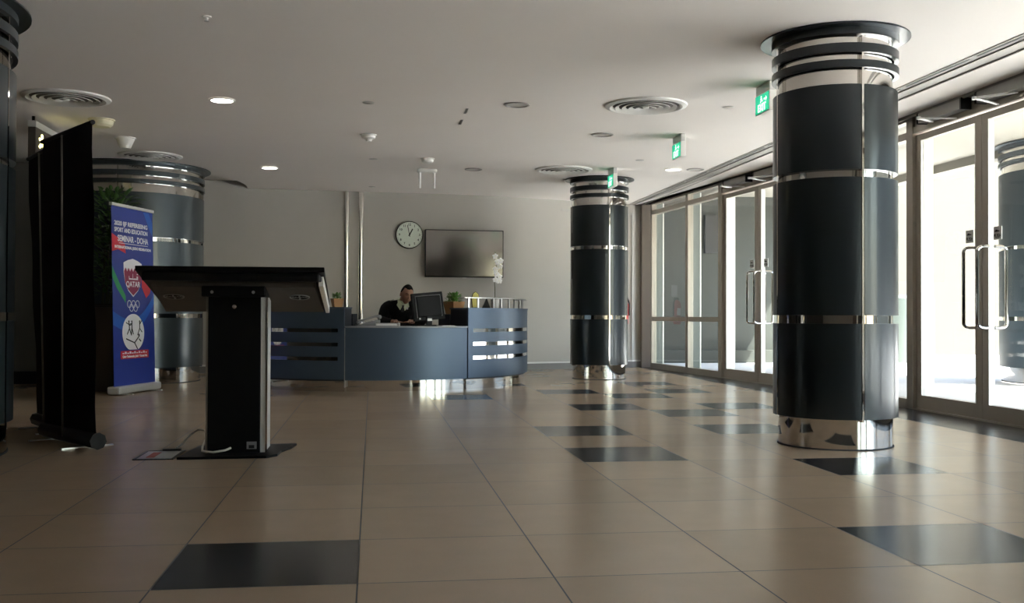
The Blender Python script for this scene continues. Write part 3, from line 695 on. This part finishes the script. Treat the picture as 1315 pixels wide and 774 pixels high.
for vx in (-1.26, -.47):
    vy = 6.72; ang = math.atan2(.90-1.05, yF-yN-.13); mxv = T(vx, vy, on_tray(vx, vy)-.003) @ Matrix.Rotation(ang, 4, 'X')
    mb = MB(); 
    for r_ in (.055, .038, .02):
        for k in range(4): mb.ring(r_-.006, r_, -.003, .002, 8, 0, mxv, k*pi/2+.15, (k+1)*pi/2-.15)
    mb.ring(.060, .065, -.004, .002, 40, 1, mxv); mb.box(-.055, .055, -.004, .004, -.004, .002, 1, mxv); mb.box(-.004, .004, -.055, .055, -.004, .002, 1, mxv)
    mb.build('speaker_vent', ['black_m', 'grey'], t)
MB().lathe([(0, .02), (.013, .018), (.015, 0)], 20, mx=T(-.855, 6.52, .93) @ rx).build('lock', 'chrome', t)
for sx in (-.985, -.735): MB().lathe([(0, .006), (.009, .005), (.010, 0)], 16, mx=T(sx, 6.46, 1.02) @ rx).build('bolt', 'steel', t)
mb = MB(); mb.box(-.775, -.715, 6.512, 6.519, .04, .085); mb.box(-.762, -.728, 6.508, 6.512, .045, .065, 1); mb.build('power_socket', ['grey', 'black'], t)
# floor box and cable
t = thing('floor_box', 'open metal floor outlet box with red label left of the kiosk base', 'floor box', (-1.31, 6.57, 0))
mb = MB(); mb.box(-.12, .12, -.20, -.185, .0005, .006); mb.box(-.12, .12, .185, .20, .0005, .006); mb.box(-.12, -.105, -.185, .185, .0005, .006); mb.box(.105, .12, -.185, .185, .0005, .006); mb.build('frame', 'black', t)
MB().box(-.104, .104, -.184, .184, .0005, .004).build('lid', 'steel', t)
MB().box(-.06, -.01, -.12, .12, .004, .005).build('label', mat('red_label', (.4, .05, .03), .5), t)
MB().box(-.02, .09, .19, .23, .0065, .014).build('flap', 'black', t)
o = MB().tube([(-1.25, 6.80, .015), (-1.22, 6.84, .04), (-1.17, 6.86, .10), (-1.12, 6.84, .13), (-1.07, 6.78, .13), (-1.045, 6.66, .09), (-1.05, 6.56, .05), (-1.04, 6.49, .035), (-.97, 6.46, .03), (-.90, 6.47, .04), (-.87, 6.50, .05)], .007, 10).build('power_cable', mat('cream_cable', (.6, .57, .48), .5), loc=(0, 0, 0)); tag(o, 'cream power cable arching from the floor box to the kiosk foot', 'cable')

# ------------------------------------------------------------------ roll-up banners
def rollup_back(label, n0, f0, n1, f1, ztn, ztf, nfeet=2):
    # n0/f0: near and far ends at the floor, n1/f1: the same at the top
    t = thing('rollup_banner', label, 'banner', (0, 0, 0), 0, 'black backed roll-up banners')
    n0 = Vector((*n0, .10)); f0 = Vector((*f0, .10)); n1 = Vector((*n1, ztn)); f1 = Vector((*f1, ztf))
    d = (f0-n0).normalized(); nr = Vector((-d.y, d.x, 0)); th = nr*.0015
    vs = []
    for a, b in ((n0, n1), (f0, f1)):
        for k in range(13):
            q = a.lerp(b, k/12)+nr*.006*sin(k*1.3+(1 if a is f0 else 0)); vs.append(q)
    allv = [tuple(v+th) for v in vs]+[tuple(v-th) for v in vs]; fs = []
    for k in range(12): fs += [(k, k+1, 14+k, 13+k), (26+k, 39+k, 40+k, 27+k), (k, 26+k, 27+k, k+1), (13+k, 14+k, 40+k, 39+k)]
    MB().add(allv, fs).build('fabric', 'fabric', t)
    MB().cyl(n1-d*.01, f1+d*.01, .016, 10).build('top_rail', 'black', t)
    mid0 = n0.lerp(f0, .5); mid1 = n1.lerp(f1, .5)
    off = -nr*.05 if nr.y > 0 else nr*.05
    MB().tube([Vector((mid0.x, mid0.y, .05))+off, mid1+off*.6-Vector((0, 0, .02))], .007, 8).build('support_pole', 'alu', t)
    a = Vector((n0.x, n0.y, .055))-d*.03; b = Vector((f0.x, f0.y, .055))+d*.03
    MB().cyl(a, b, .052, 8).build('cassette', 'black', t); MB().cyl(a-d*.006, a, .056, 8).build('end_cap', 'black', t)
    for q in (.18, .8):
        c = a.lerp(b, q); MB().box(-.17, .17, -.012, .012, 0.0005, .008, mx=T(c.x, c.y, 0) @ Matrix.Rotation(math.atan2(nr.y, nr.x), 4, 'Z')).build('foot', 'steel', t)
    return t
rollup_back('black backed roll-up banner standing nearest, its pole in the middle', (-1.78, 6.92), (-2.30, 7.62), (-1.83, 6.95), (-2.40, 7.80), 2.14, 2.14)
rollup_back('black backed roll-up banner partly hidden behind the nearer one', (-2.22, 7.78), (-2.60, 8.40), (-2.30, 7.85), (-2.76, 8.62), 2.15, 2.13)

# blue printed banner
P0 = Vector((-2.765, 11.45, 0)); P1 = Vector((-2.515, 12.32, 0)); bwid = (P1-P0).length; ang = math.atan2(P1.y-P0.y, P1.x-P0.x)
t = thing('rollup_banner', 'blue printed roll-up seminar banner facing the room in front of the tall plants', 'banner', tuple(P0), ang)
lean = Matrix.Rotation(R(1.6), 4, 'X'); BH = 2.0; zb0 = .085
ml = T(0, 0, zb0) @ Matrix.Rotation(R(-1.6), 4, 'X') @ Matrix.Shear('XY', 4, (0, 0)) 
MB().box(0, bwid, -.002, .002, 0, BH, 0, ml).build('fabric', 'b_blue', t)
MB().box(-.01, bwid+.01, -.02, .02, BH-.02, BH+.015, 0, ml, c=.005).build('top_rail', 'alu_l', t)
MB().box(-.02, bwid+.02, -.075, .075, .012, .095, c=.02).build('cassette', 'alu_l', t)
MB().tube([(bwid/2, .06, .05), (bwid/2, .09, BH+.06)], .008, 8).build('support_pole', 'steel', t)
for q in (.15, .8): MB().box(q-.02, q+.02, -.14, .14, 0.0005, .012).build('foot', 'alu_l', t)
def art(name, m, pts, layer, label=None):
    w = MB(); w.poly([(u*bwid, v*BH) for u, v in pts], .0006, mx=ml @ T(0, -.0026-.0008*layer, 0)); return w.build(name, m, t)
art('print_ribbon', 'b_blue2', [(.76, .985), (.90, .985), (.99, .93), (.995, .85), (.93, .88)], 0)
art('print_ribbon', 'b_red', [(0, .84), (.0, .74), (.14, .755), (.32, .735), (.30, .79), (.17, .815)], 0)
art('print_ribbon', 'b_green', [(.0, .66), (.0, .60), (.1, .54), (.30, .46), (.30, .50), (.16, .57)], 0)
art('print_ribbon', 'b_red', [(.68, .69), (.80, .62), (.93, .56), (.90, .52), (.80, .49), (.70, .55)], 0)
ar = [(u/20, .415-.055*sin(pi*u/20)+(.10*(u/20)**3)) for u in range(21)]; ar2 = [(u, v-.075+.02*u) for u, v in ar][::-1]
art('print_ribbon', 'b_blue2', ar+ar2, 0)
sh = [(.26, .685), (.36, .70), (.48, .71), (.60, .70), (.70, .685), (.70, .63), (.67, .575), (.60, .53), (.48, .495), (.36, .53), (.29, .575), (.26, .63)]
art('shield', 'b_white', sh, 1)
zz = [(.27+.43*k/12, .640+(.018 if k % 2 else -.004)) for k in range(13)]
art('shield_field', 'b_maroon', zz[::-1][:0]+zz+[(.67, .575), (.60, .535), (.48, .503), (.36, .535), (.29, .575)], 2)
el = [(.47+.265*cos(a*pi/18), .295+.105*sin(a*pi/18)) for a in range(36)]; el = [(u, max(v, .20)) for u, v in el]
art('oval_emblem', 'b_white', el, 1)
art('caption_strip', 'b_red', [(.16, .195), (.84, .195), (.84, .15), (.16, .15)], 1)
w = MB(); LY = -.0048
ms = ml
def tx(s_, size, u, v, width, y=LY): text_mb(w, s_, size, u*bwid, v*BH, y, mx=ms, ext=.0005, width=width*bwid, bold=.002)
tx('2020 IJF REFEREEING', .066, .46, .898, .80); tx('SPORT AND EDUCATION', .066, .46, .862, .80); tx('SEMINAR - DOHA', .095, .50, .815, .74)
tx('INTERNATIONAL JUDO FEDERATION', .040, .50, .768, .88); w.box(.16*bwid, .86*bwid, LY-.001, LY, .789*BH, .792*BH, 0, ms)
tx('QATAR', .085, .48, .565, .34)
# Arabic word on the shield, drawn as strokes
for b in ((.38, .44, .592, .600), (.38, .39, .592, .612), (.44, .50, .592, .599), (.47, .478, .599, .625), (.50, .60, .592, .600), (.565, .60, .60, .612), (.57, .595, .620, .626)): w.box(b[0]*bwid, b[1]*bwid, LY-.001, LY, b[2]*BH, b[3]*BH, 0, ms)
for u, v in ((.38, .455), (.48, .455), (.58, .455), (.43, .434), (.53, .434)): w.ring(.036, .044, -.0006, .0006, 24, 0, ms @ T(u*bwid, LY, v*BH) @ rx)
tx('Qatar Taekwondo, Judo & Karate Fed.', .034, .50, .163, .60)
for k in range(11): w.box((.20+k*.055)*bwid, (.24+k*.055)*bwid, LY-.001, LY, .178*BH, (.184+.006*(k % 2))*BH, 0, ms)
w.build('lettering', 'b_white', t)['label'] = 'white lettering and rings'
# small judo figures on the oval
w = MB()
def fig(u, v, s_, pl):
    w.ell((u*bwid, -.0055, (v+.025*s_)*BH), (.012*s_, .001, .012*s_), 8, 0, ms)
    for a, b in pl: w.tube([tuple(ms @ Vector(((u+p[0]*s_)*bwid, -.0052, (v+p[1]*s_)*BH))) for p in (a, b)], .0045*s_, 6)
fig(.36, .33, 1.1, [((0, .02), (.01, -.01)), ((.01, -.01), (-.04, -.04)), ((.01, -.01), (.05, -.045)), ((0, .01), (-.06, .02)), ((0, .01), (.07, .015))])
fig(.43, .33, 1.1, [((0, .02), (0, -.01)), ((0, -.01), (-.02, -.045)), ((0, -.01), (.03, -.04)), ((0, .01), (-.05, .005))])
fig(.62, .33, 1.1, [((0, .02), (.0, -.01)), ((0, -.01), (.05, -.03)), ((0, -.01), (-.05, -.045)), ((0, .01), (.05, .03))])
fig(.60, .245, 1.4, [((0, .02), (-.08, -.005)), ((-.08, -.005), (-.22, .012)), ((-.08, -.005), (-.03, -.03)), ((0, .01), (.03, .0))])
w.build('emblem_figures', 'black', t)

# ------------------------------------------------------------------ tall planters, left
def tall_plant(label, x, y, h0, h1, wbox_, n_, spread, seed):
    t = thing('tall_potted_plant', label, 'potted plant', (x, y, 0), R(12), 'tall plants at the left rear')
    mb = MB(); a, b = wbox_*.5, wbox_*.5
    mb.box(-a, a, -b, b, 0, h0-.03, c=.006); mb.build('planter', mat('planter_brown', (.085, .068, .05), .6, noise=.1), t)
    MB().box(-a-.012, a+.012, -b-.012, b+.012, h0-.03, h0, c=.004).build('rim', 'brown', t)
    MB().box(-a*.9, a*.9, -b*.9, b*.9, h0, h0+.01).build('soil', 'soil', t)
    rnd = random.Random(seed)
    mb = MB()
    for k in range(5): mb.tube([(rnd.uniform(-.1, .1), rnd.uniform(-.1, .1), h0), (rnd.uniform(-.15, .15), rnd.uniform(-.15, .15), (h0+h1)/2), (rnd.uniform(-.2, .2), rnd.uniform(-.2, .2), h1-.15)], [.014, .01, .005], 7)
    mb.build('trunk', 'stem', t)
    L = []
    for _ in range(n_):
        z = rnd.uniform(h0+.12, h1); a_ = rnd.uniform(0, 2*pi); q = rnd.uniform(.02, spread*.6)
        L.append(((q*cos(a_), q*sin(a_), z), (cos(a_), sin(a_), rnd.uniform(-.3, 1.1)), rnd.uniform(.10, .2), rnd.uniform(.018, .032)))
    mb = MB(); leafs(mb, L); mb.build('foliage', 'leaf_d', t); return t
tall_plant('tall dark leafy plant in a brown box planter behind the blue banner', -3.02, 12.35, .99, 2.30, .50, 420, .42, 3)
tall_plant('tall dark leafy plant in a planter behind the left edge column', -4.55, 12.4, .60, 1.75, .42, 160, .42, 9)

# ------------------------------------------------------------------ office chair and guard
t = thing('office_chair', 'black office chair behind the reception desk under the seated guard', 'chair', (.36, 13.02, 0))
MB().box(-.24, .24, -.22, .23, .40, .465, c=.02).build('seat', 'black', t)
MB().box(-.21, .21, .25, .31, .55, .95, c=.02).build('backrest', 'black', t)
MB().box(-.03, .03, .20, .315, .40, .60, c=.01).build('back_bracket', 'black_m', t)
MB().cyl((0, 0, .10), (0, 0, .42), .028).build('gas_lift', 'steel', t)
for k in range(5):
    a = k*2*pi/5+.3; MB().tube([(0, 0, .11), (.27*cos(a), .27*sin(a), .07)], .018, 8).build('leg', 'black_m', t)
    MB().cyl((.27*cos(a)-.012*sin(a), .27*sin(a)+.012*cos(a), .028), (.27*cos(a)+.012*sin(a), .27*sin(a)-.012*cos(a), .028), .027, 14).build('castor', 'black', t)

def skin_mesh(chains, levels=2):
    # chains: list of lists of (x,y,z,r) ; first entry of a chain may be an int index to attach to
    vs, es, rs = [], [], []
    for ch in chains:
        prev = None
        for p in ch:
            if isinstance(p, int): prev = p; continue
            vs.append(p[:3]); rs.append(p[3:]); k = len(vs)-1
            if prev is not None: es.append((prev, k))
            prev = k
    me = bpy.data.meshes.new('sk'); me.from_pydata(vs, es, []); ob = bpy.data.objects.new('sk', me); C.objects.link(ob)
    sm = ob.modifiers.new('s', 'SKIN'); sm.use_smooth_shade = True
    for i, d in enumerate(me.skin_vertices[0].data):
        r = rs[i]; d.radius = (r[0], r[-1]); d.use_root = (i == 0)
    sb = ob.modifiers.new('u', 'SUBSURF'); sb.levels = levels; sb.render_levels = levels
    dg = bpy.context.evaluated_depsgraph_get(); m2 = bpy.data.meshes.new_from_object(ob.evaluated_get(dg))
    V = [v.co[:] for v in m2.vertices]; Fc = [list(p.vertices) for p in m2.polygons]
    bpy.data.objects.remove(ob); bpy.data.meshes.remove(m2); return V, Fc
# person local frame: origin at seat point, facing -Y
G = Matrix.Translation((.36, 13.0, 0))
pelvis = (0, .05, .57)
body = [
 [(0, .06, .59, .13, .10), (0, .04, .68, .125, .10), (0, -.01, .80, .135, .105), (.0, -.05, .92, .15, .105), (.01, -.08, .99, .12, .09), (.02, -.095, 1.035, .06, .06), (.035, -.115, 1.085, .055, .055), (.045, -.13, 1.12, .05, .05)],
 [4, (-.12, -.075, 1.00, .07, .07), (-.195, -.08, .965, .062, .062), (-.235, -.12, .83, .050, .050), (-.225, -.20, .76+.05, .045, .045), (-.16, -.36, .80, .036, .036), (-.095, -.49, .80, .027, .022), (-.075, -.535, .798, .036, .018), (-.065, -.57, .797, .038, .016)],
 [4, (.13, -.08, 1.0, .07, .07), (.205, -.09, .965, .062, .062), (.26, -.15, .83, .050, .050), (.25, -.23, .81, .045, .045), (.18, -.38, .80, .036, .036), (.12, -.50, .80, .027, .022), (.10, -.545, .798, .036, .018), (.09, -.58, .797, .038, .016)],
 [0, (-.10, .04, .56, .095, .09), (-.14, -.18, .56, .082, .08), (-.15, -.38, .53, .068, .068), (-.15, -.40, .48, .062, .062), (-.15, -.36, .28, .05, .05), (-.15, -.34, .11, .035, .035), (-.15, -.37, .055, .036, .036), (-.155, -.48, .04, .035, .028)],
 [0, (.10, .04, .56, .095, .09), (.14, -.18, .56, .082, .08), (.15, -.38, .53, .068, .068), (.15, -.40, .48, .062, .062), (.15, -.36, .28, .05, .05), (.15, -.34, .11, .035, .035), (.15, -.37, .055, .036, .036), (.155, -.48, .04, .035, .028)],
]
V, Fc = skin_mesh(body)
mbb = MB(); mbb.add(V, Fc, 0, True)
for ch in body[1:]:
    ps = ch[1:]; mbb.tube([q[:3] for q in ps], [max(.02, min(q[3], q[-1])*.80) for q in ps], 12)
mbb.tube([q[:3] for q in body[0]], [q[-1]*.8 for q in body[0]], 14)
mbb.ell((.005, -.065, .965), (.14, .075, .055), 24)
mbb.tube([(.045, -.13, 1.06), (.066, -.16, 1.14)], [.05, .045], 14)
def finger(root, dirx, L, r, curl=.5):
    pts = []; p = Vector(root); d = Vector(dirx).normalized()
    for k in range(5):
        pts.append(p.copy()); p = p+d*(L/4); d = (d+Vector((0, 0, -curl*.35))).normalized()
    return pts, [r, r, r*.95, r*.9, r*.7]
for sx, hx, hy in ((-1, -.065, -.57), (1, .09, -.58)):
    for k, (o_, L, sp) in enumerate(((-.030, .062, -.18), (-.011, .075, -.05), (.010, .072, .06), (.029, .056, .20))):
        pts, rr_ = finger((hx+o_, hy-.015, .800), (sp+(.12 if sx < 0 else -.12), -1, .10), L, .0088, .5); mbb.tube(pts, rr_, 8)
    mbb.ell((hx, hy+.025, .798), (.042, .052, .014), 16); mbb.tube([(hx, hy+.045, .799), (-.10 if sx < 0 else .125, -.48, .80)], [.022, .024], 12)
    side = 1 if sx < 0 else -1
    pts, rr_ = finger((hx+side*.030, hy+.045, .797), (side*.9, -.75, -.05), .062, .0105, .15); mbb.tube(pts, rr_, 8)
# head
hm = T(.068, -.175, 1.145) @ Matrix.Rotation(R(9), 4, 'Y') @ Matrix.Rotation(R(18), 4, 'Z') @ Matrix.Rotation(R(13), 4, 'X')
bm = bmesh.new(); bmesh.ops.create_icosphere(bm, subdivisions=5, radius=1)
def face_shape(v):
    x, y, z = v
    # base skull
    X = x*.076; Y = y*.098; Z = z*.122
    if z < -.1:
        k = min(1, (-z-.1)/.9); X *= 1-.32*k; Y *= 1-.25*k; Y -= .018*k      # jaw narrows and comes forward
    if y < 0:
        fr = -y
        nose = math.exp(-((x/.16)**2))*math.exp(-(((z+.16)/.20)**2)); Y -= .024*nose*fr
        brow = math.exp(-(((z-.20)/.10)**2))*math.exp(-((x/.6)**2)); Y -= .007*brow*fr
        for ex in (-.40, .40): Y += .010*math.exp(-(((x-ex)/.19)**2)-(((z-.02)/.11)**2))*fr
        Y -= .006*math.exp(-((x/.30)**2)-(((z+.48)/.07)**2))*fr; Y -= .005*math.exp(-((x/.30)**2)-(((z+.62)/.07)**2))*fr
        Y += .004*math.exp(-((x/.34)**2)-(((z+.55)/.03)**2))*fr
        Y -= .010*math.exp(-((x/.30)**2)-(((z+.88)/.12)**2))*fr
    return (X, Y, Z)
for v in bm.verts: v.co = face_shape(v.co)
mbb.bm(bm, 0, hm, True)
for sx in (-1, 1): mbb.ell((0, 0, 0), (.009, .020, .032), 14, 0, hm @ T(sx*.077, .010, -.012) @ Matrix.Rotation(R(12*sx), 4, 'Z'))
me = bpy.data.meshes.new('person'); me.from_pydata(mbb.v, [], mbb.f)
bm = bmesh.new(); bm.from_mesh(me); bmesh.ops.remove_doubles(bm, verts=bm.verts, dist=1e-6); bmesh.ops.recalc_face_normals(bm, faces=bm.faces); bm.to_mesh(me); bm.free()
tmp = bpy.data.objects.new('tmp', me); C.objects.link(tmp)
rm = tmp.modifiers.new('r', 'REMESH'); rm.mode = 'VOXEL'; rm.voxel_size = .0045; rm.use_smooth_shade = True
smo = tmp.modifiers.new('sm', 'SMOOTH'); smo.factor = .5; smo.iterations = 2
dg = bpy.context.evaluated_depsgraph_get(); m2 = bpy.data.meshes.new_from_object(tmp.evaluated_get(dg)); bpy.data.objects.remove(tmp)
bm = bmesh.new(); bm.from_mesh(m2); seen = set(); best = []
for v in bm.verts:
    if v.index in seen: continue
    st_ = [v]; seen.add(v.index); comp = []
    while st_:
        q = st_.pop(); comp.append(q)
        for e in q.link_edges:
            w_ = e.other_vert(q)
            if w_.index not in seen: seen.add(w_.index); st_.append(w_)
    if len(comp) > len(best): best = comp
    if len(comp) > 50: print('COMP', len(comp), [(round(min(v.co[i] for v in comp), 2), round(max(v.co[i] for v in comp), 2)) for i in range(3)])
keep = set(v.index for v in best); print('BODY', len(bm.verts), len(keep))
bmesh.ops.delete(bm, geom=[v for v in bm.verts if v.index not in keep], context='VERTS'); bm.to_mesh(m2); bm.free()
for p_ in m2.polygons: p_.use_smooth = True
m2.materials.clear(); m2.materials.append(M['skin'])
guard = bpy.data.objects.new('person', m2); C.objects.link(guard); guard.matrix_world = G
tag(guard, 'seated guard in black jumper, pale collar and black tie looking down behind the desk', 'person')
def child(mb, name, m, **k): return mb.build(name, m, guard, **k)
def remesh(mb, vx):
    me = bpy.data.meshes.new('r'); me.from_pydata(mb.v, [], mb.f)
    bm = bmesh.new(); bm.from_mesh(me); bmesh.ops.remove_doubles(bm, verts=bm.verts, dist=1e-6); bmesh.ops.recalc_face_normals(bm, faces=bm.faces); bm.to_mesh(me); bm.free()
    ob = bpy.data.objects.new('r', me); C.objects.link(ob)
    m = ob.modifiers.new('r', 'REMESH'); m.mode = 'VOXEL'; m.voxel_size = vx
    m = ob.modifiers.new('s', 'SMOOTH'); m.factor = .6; m.iterations = 5
    dg = bpy.context.evaluated_depsgraph_get(); m2 = bpy.data.meshes.new_from_object(ob.evaluated_get(dg))
    r = [v.co[:] for v in m2.vertices], [list(p.vertices) for p in m2.polygons]
    bpy.data.objects.remove(ob); bpy.data.meshes.remove(m2); return r
def limb(ch, g):
    # smooth limb tube through the joints
    P = [Vector(q[:3]) for q in ch]; Rr = [min(q[3], q[-1])*.92+g for q in ch]; out = []; rr = []
    for i in range(len(P)-1):
        p0 = P[max(0, i-1)]; p1 = P[i]; p2 = P[i+1]; p3 = P[min(len(P)-1, i+2)]
        for k in range(4):
            t = k/4; out.append(.5*(2*p1+(p2-p0)*t+(2*p0-5*p1+4*p2-p3)*t*t+(3*p1-p0-3*p2+p3)*t**3)); rr.append(Rr[i]*(1-t)+Rr[i+1]*t)
    return out+[P[-1]], rr+[Rr[-1]]
# clothing: grown a little over the body
def grow(chains, g, skip_last=0):
    out = []
    for ch in chains:
        c = []
        for p in ch: c.append(p if isinstance(p, int) else (*p[:3], *[r+g for r in p[3:]]))
        out.append(c)
    return out
jum = [body[0][:5], body[1][:6]+[(-.115, -.445, .80, .029, .027)], body[2][:6]+[(.138, -.46, .80, .029, .027)]]
jum[0] = body[0][:5]+[(.018, -.092, 1.015, .068, .068)]
jm = MB()
V, Fc = skin_mesh(grow([jum[0]], .008)); jm.add(V, Fc)
jm.ell((.005, -.065, .945), (.175, .105, .115), 24); jm.ell((0, .0, .76), (.145, .125, .17), 24)
jm.tube([(-.205, -.085, .965), (-.10, -.08, 1.005), (.01, -.085, 1.02), (.11, -.085, 1.005), (.215, -.095, .965)], [.056, .064, .064, .064, .056], 16)
for ch in (jum[1][1:], jum[2][1:]):
    p_, r_ = limb(ch, .013); jm.tube(p_, r_, 16)
V, Fc = remesh(jm, .006); child(MB().add(V, Fc, 0, True), 'jumper', 'jumper', fix=False)
tm = MB(); tm.ell((0, .06, .60), (.155, .13, .10), 24)
for ch in (body[3][1:7], body[4][1:7]):
    p_, r_ = limb(ch, .014); tm.tube(p_, r_, 16)
V, Fc = remesh(tm, .008); child(MB().add(V, Fc, 0, True), 'trousers', 'jumper', fix=False)
for sx in (-1, 1): child(MB().ell((sx*.153, -.425, .042), (.05, .125, .042)), 'shoe', 'black')
# collar: two wing flaps and band, tie, badge and shoulder slides
cm = T(.026, -.11, 1.062) @ Matrix.Rotation(R(22), 4, 'X') @ Matrix.Rotation(R(8), 4, 'Y')
child(MB().lathe([(.079, -.03), (.066, .018), (.062, .018), (.074, -.03)], 32, 0, cm), 'collar_band', 'shirt')
mb = MB()
for sx in (-1, 1):
    vs = [(sx*.062, -.052, .012), (sx*.004, -.098, -.020), (sx*.028, -.118, -.085), (sx*.080, -.082, -.035)]
    vs2 = [(x*.98, y+.006, z) for x, y, z in vs]; mb.add(vs+vs2, [(0, 1, 2, 3), (7, 6, 5, 4), (0, 1, 5, 4), (1, 2, 6, 5), (2, 3, 7, 6), (3, 0, 4, 7)], 0, False, cm)
child(mb, 'collar_wings', 'shirt')
child(MB().add([(-.014, -.105, -.018), (.014, -.105, -.018), (.010, -.112, -.045), (-.010, -.112, -.045), (-.02, -.135, -.10), (.02, -.135, -.10), (0, -.09, -.06)], [(0, 1, 2, 3), (3, 2, 5, 4), (4, 5, 6), (0, 3, 6), (1, 6, 2), (3, 4, 6), (2, 6, 5), (0, 6, 1)], 0, False, cm), 'tie', 'tie')
child(MB().box(.038, .066, -.124, -.119, -.058, -.035, 0, cm), 'name_badge', 'paper')
for sx in (-1, 1): child(MB().box(-.028, .028, -.045, .045, 0, .008, 0, T(.01+sx*.125, -.08, 1.066) @ Matrix.Rotation(R(16*sx), 4, 'Y'), c=.003), 'shoulder_slide', mat('epaulette', (.12, .13, .10), .7))
# hair cap: upper back of the skull, short
bm = bmesh.new(); bmesh.ops.create_icosphere(bm, subdivisions=4, radius=1)
dl = [v for v in bm.verts if not (v.co.z > (.60 if v.co.y < -.35 else (.12-.55*max(0, v.co.y) if v.co.y > -.1 else .12+(.38)*(-v.co.y-.1)/.25)))]
bmesh.ops.delete(bm, geom=dl, context='VERTS')
for v in bm.verts:
    s_ = face_shape(v.co); v.co = (s_[0]*1.055, s_[1]*1.055+.001, s_[2]*1.05)
hb = MB(); hb.bm(bm, 0, hm, True); ho = child(hb, 'hair', 'hair', fix=False); so = ho.modifiers.new('so', 'SOLIDIFY'); so.thickness = .006; so.offset = -1
mb = MB(); eb = MB(); lp = MB()
for ex in (-1, 1):
    x, y, z = face_shape((ex*.40, -math.sqrt(1-.16-.0004), .02)); mb.ell((x, y-.0015, z), (.014, .006, .0045), 12, 0, hm)
    pts = [hm @ Vector(face_shape((ex*a, -math.sqrt(max(0, 1-a*a-b*b)), b)))-hm.to_3x3() @ Vector((0, .003, 0)) for a, b in ((.18, .19), (.35, .235), (.52, .21), (.62, .14))]
    eb.tube(pts, [.003, .004, .004, .002], 6)
child(mb, 'eyes', 'eye'); child(eb, 'eyebrows', 'hair')
pts = [hm @ (Vector(face_shape((a, -math.sqrt(1-a*a-.3025), -.55)))+Vector((0, -.001, 0))) for a in (-.27, -.14, 0, .14, .27)]
lp.tube(pts, [.002, .0045, .0055, .0045, .002], 8); child(lp, 'lips', 'lips')

# ------------------------------------------------------------------ light
for x, y in ((-1.343, 9.30), (-1.34, 13.49), (3.884, 12.8)):
    l = bpy.data.lights.new('downlight_lamp', 'SPOT'); l.energy = 9; l.spot_size = R(110); l.spot_blend = .6; l.shadow_soft_size = .09; l.color = (1, .93, .84)
    o = bpy.data.objects.new('downlight_lamp', l); C.objects.link(o); o.location = (x, y, CZ-.02)
sun = bpy.data.lights.new('sun', 'SUN'); sun.energy = 14.; sun.angle = R(.6); sun.color = (1, .96, .91)
so = bpy.data.objects.new('sun', sun); C.objects.link(so)
to_sun = Vector((.62, -.42, 1.15)).normalized(); so.rotation_euler = to_sun.to_track_quat('Z', 'Y').to_euler()
w = bpy.data.worlds.new('world'); bpy.context.scene.world = w; w.use_nodes = True; nt = w.node_tree
bg = nt.nodes['Background']; sky = nt.nodes.new('ShaderNodeTexSky'); sky.sky_type = 'NISHITA'; sky.sun_disc = False
sky.sun_elevation = R(57); sky.sun_rotation = R(124); sky.air_density = 1.2; sky.dust_density = 2.
nt.links.new(sky.outputs[0], bg.inputs[0]); bg.inputs[1].default_value = .42

# ------------------------------------------------------------------ camera
sc = bpy.context.scene
cam = bpy.data.cameras.new('camera'); co = bpy.data.objects.new('camera', cam); C.objects.link(co)
f, yaw, pitch, roll = 1300., .137, .014, .0036
cam.sensor_fit = 'HORIZONTAL'; cam.sensor_width = 36; cam.lens = f*36/1315; cam.clip_end = 200
F_ = Vector((sin(yaw)*cos(pitch), cos(yaw)*cos(pitch), sin(pitch))); R_ = Vector((cos(yaw), -sin(yaw), 0)); U_ = R_.cross(F_)
R2 = R_*cos(roll)+U_*sin(roll); U2 = -R_*sin(roll)+U_*cos(roll)
mw = Matrix((R2, U2, -F_)).transposed().to_4x4(); mw.translation = (0, 0, H); co.matrix_world = mw
sc.camera = co
sc.view_settings.view_transform = 'Standard'; sc.view_settings.look = 'None'; sc.view_settings.gamma = 1; sc.view_settings.use_curve_mapping = False
sc.view_settings.exposure = 1.95
sc.cycles.max_bounces = 10; sc.cycles.diffuse_bounces = 6; sc.cycles.glossy_bounces = 5; sc.cycles.transparent_max_bounces = 12
sc.cycles.sample_clamp_indirect = 6.; sc.cycles.use_denoising = True; sc.cycles.caustics_reflective = True
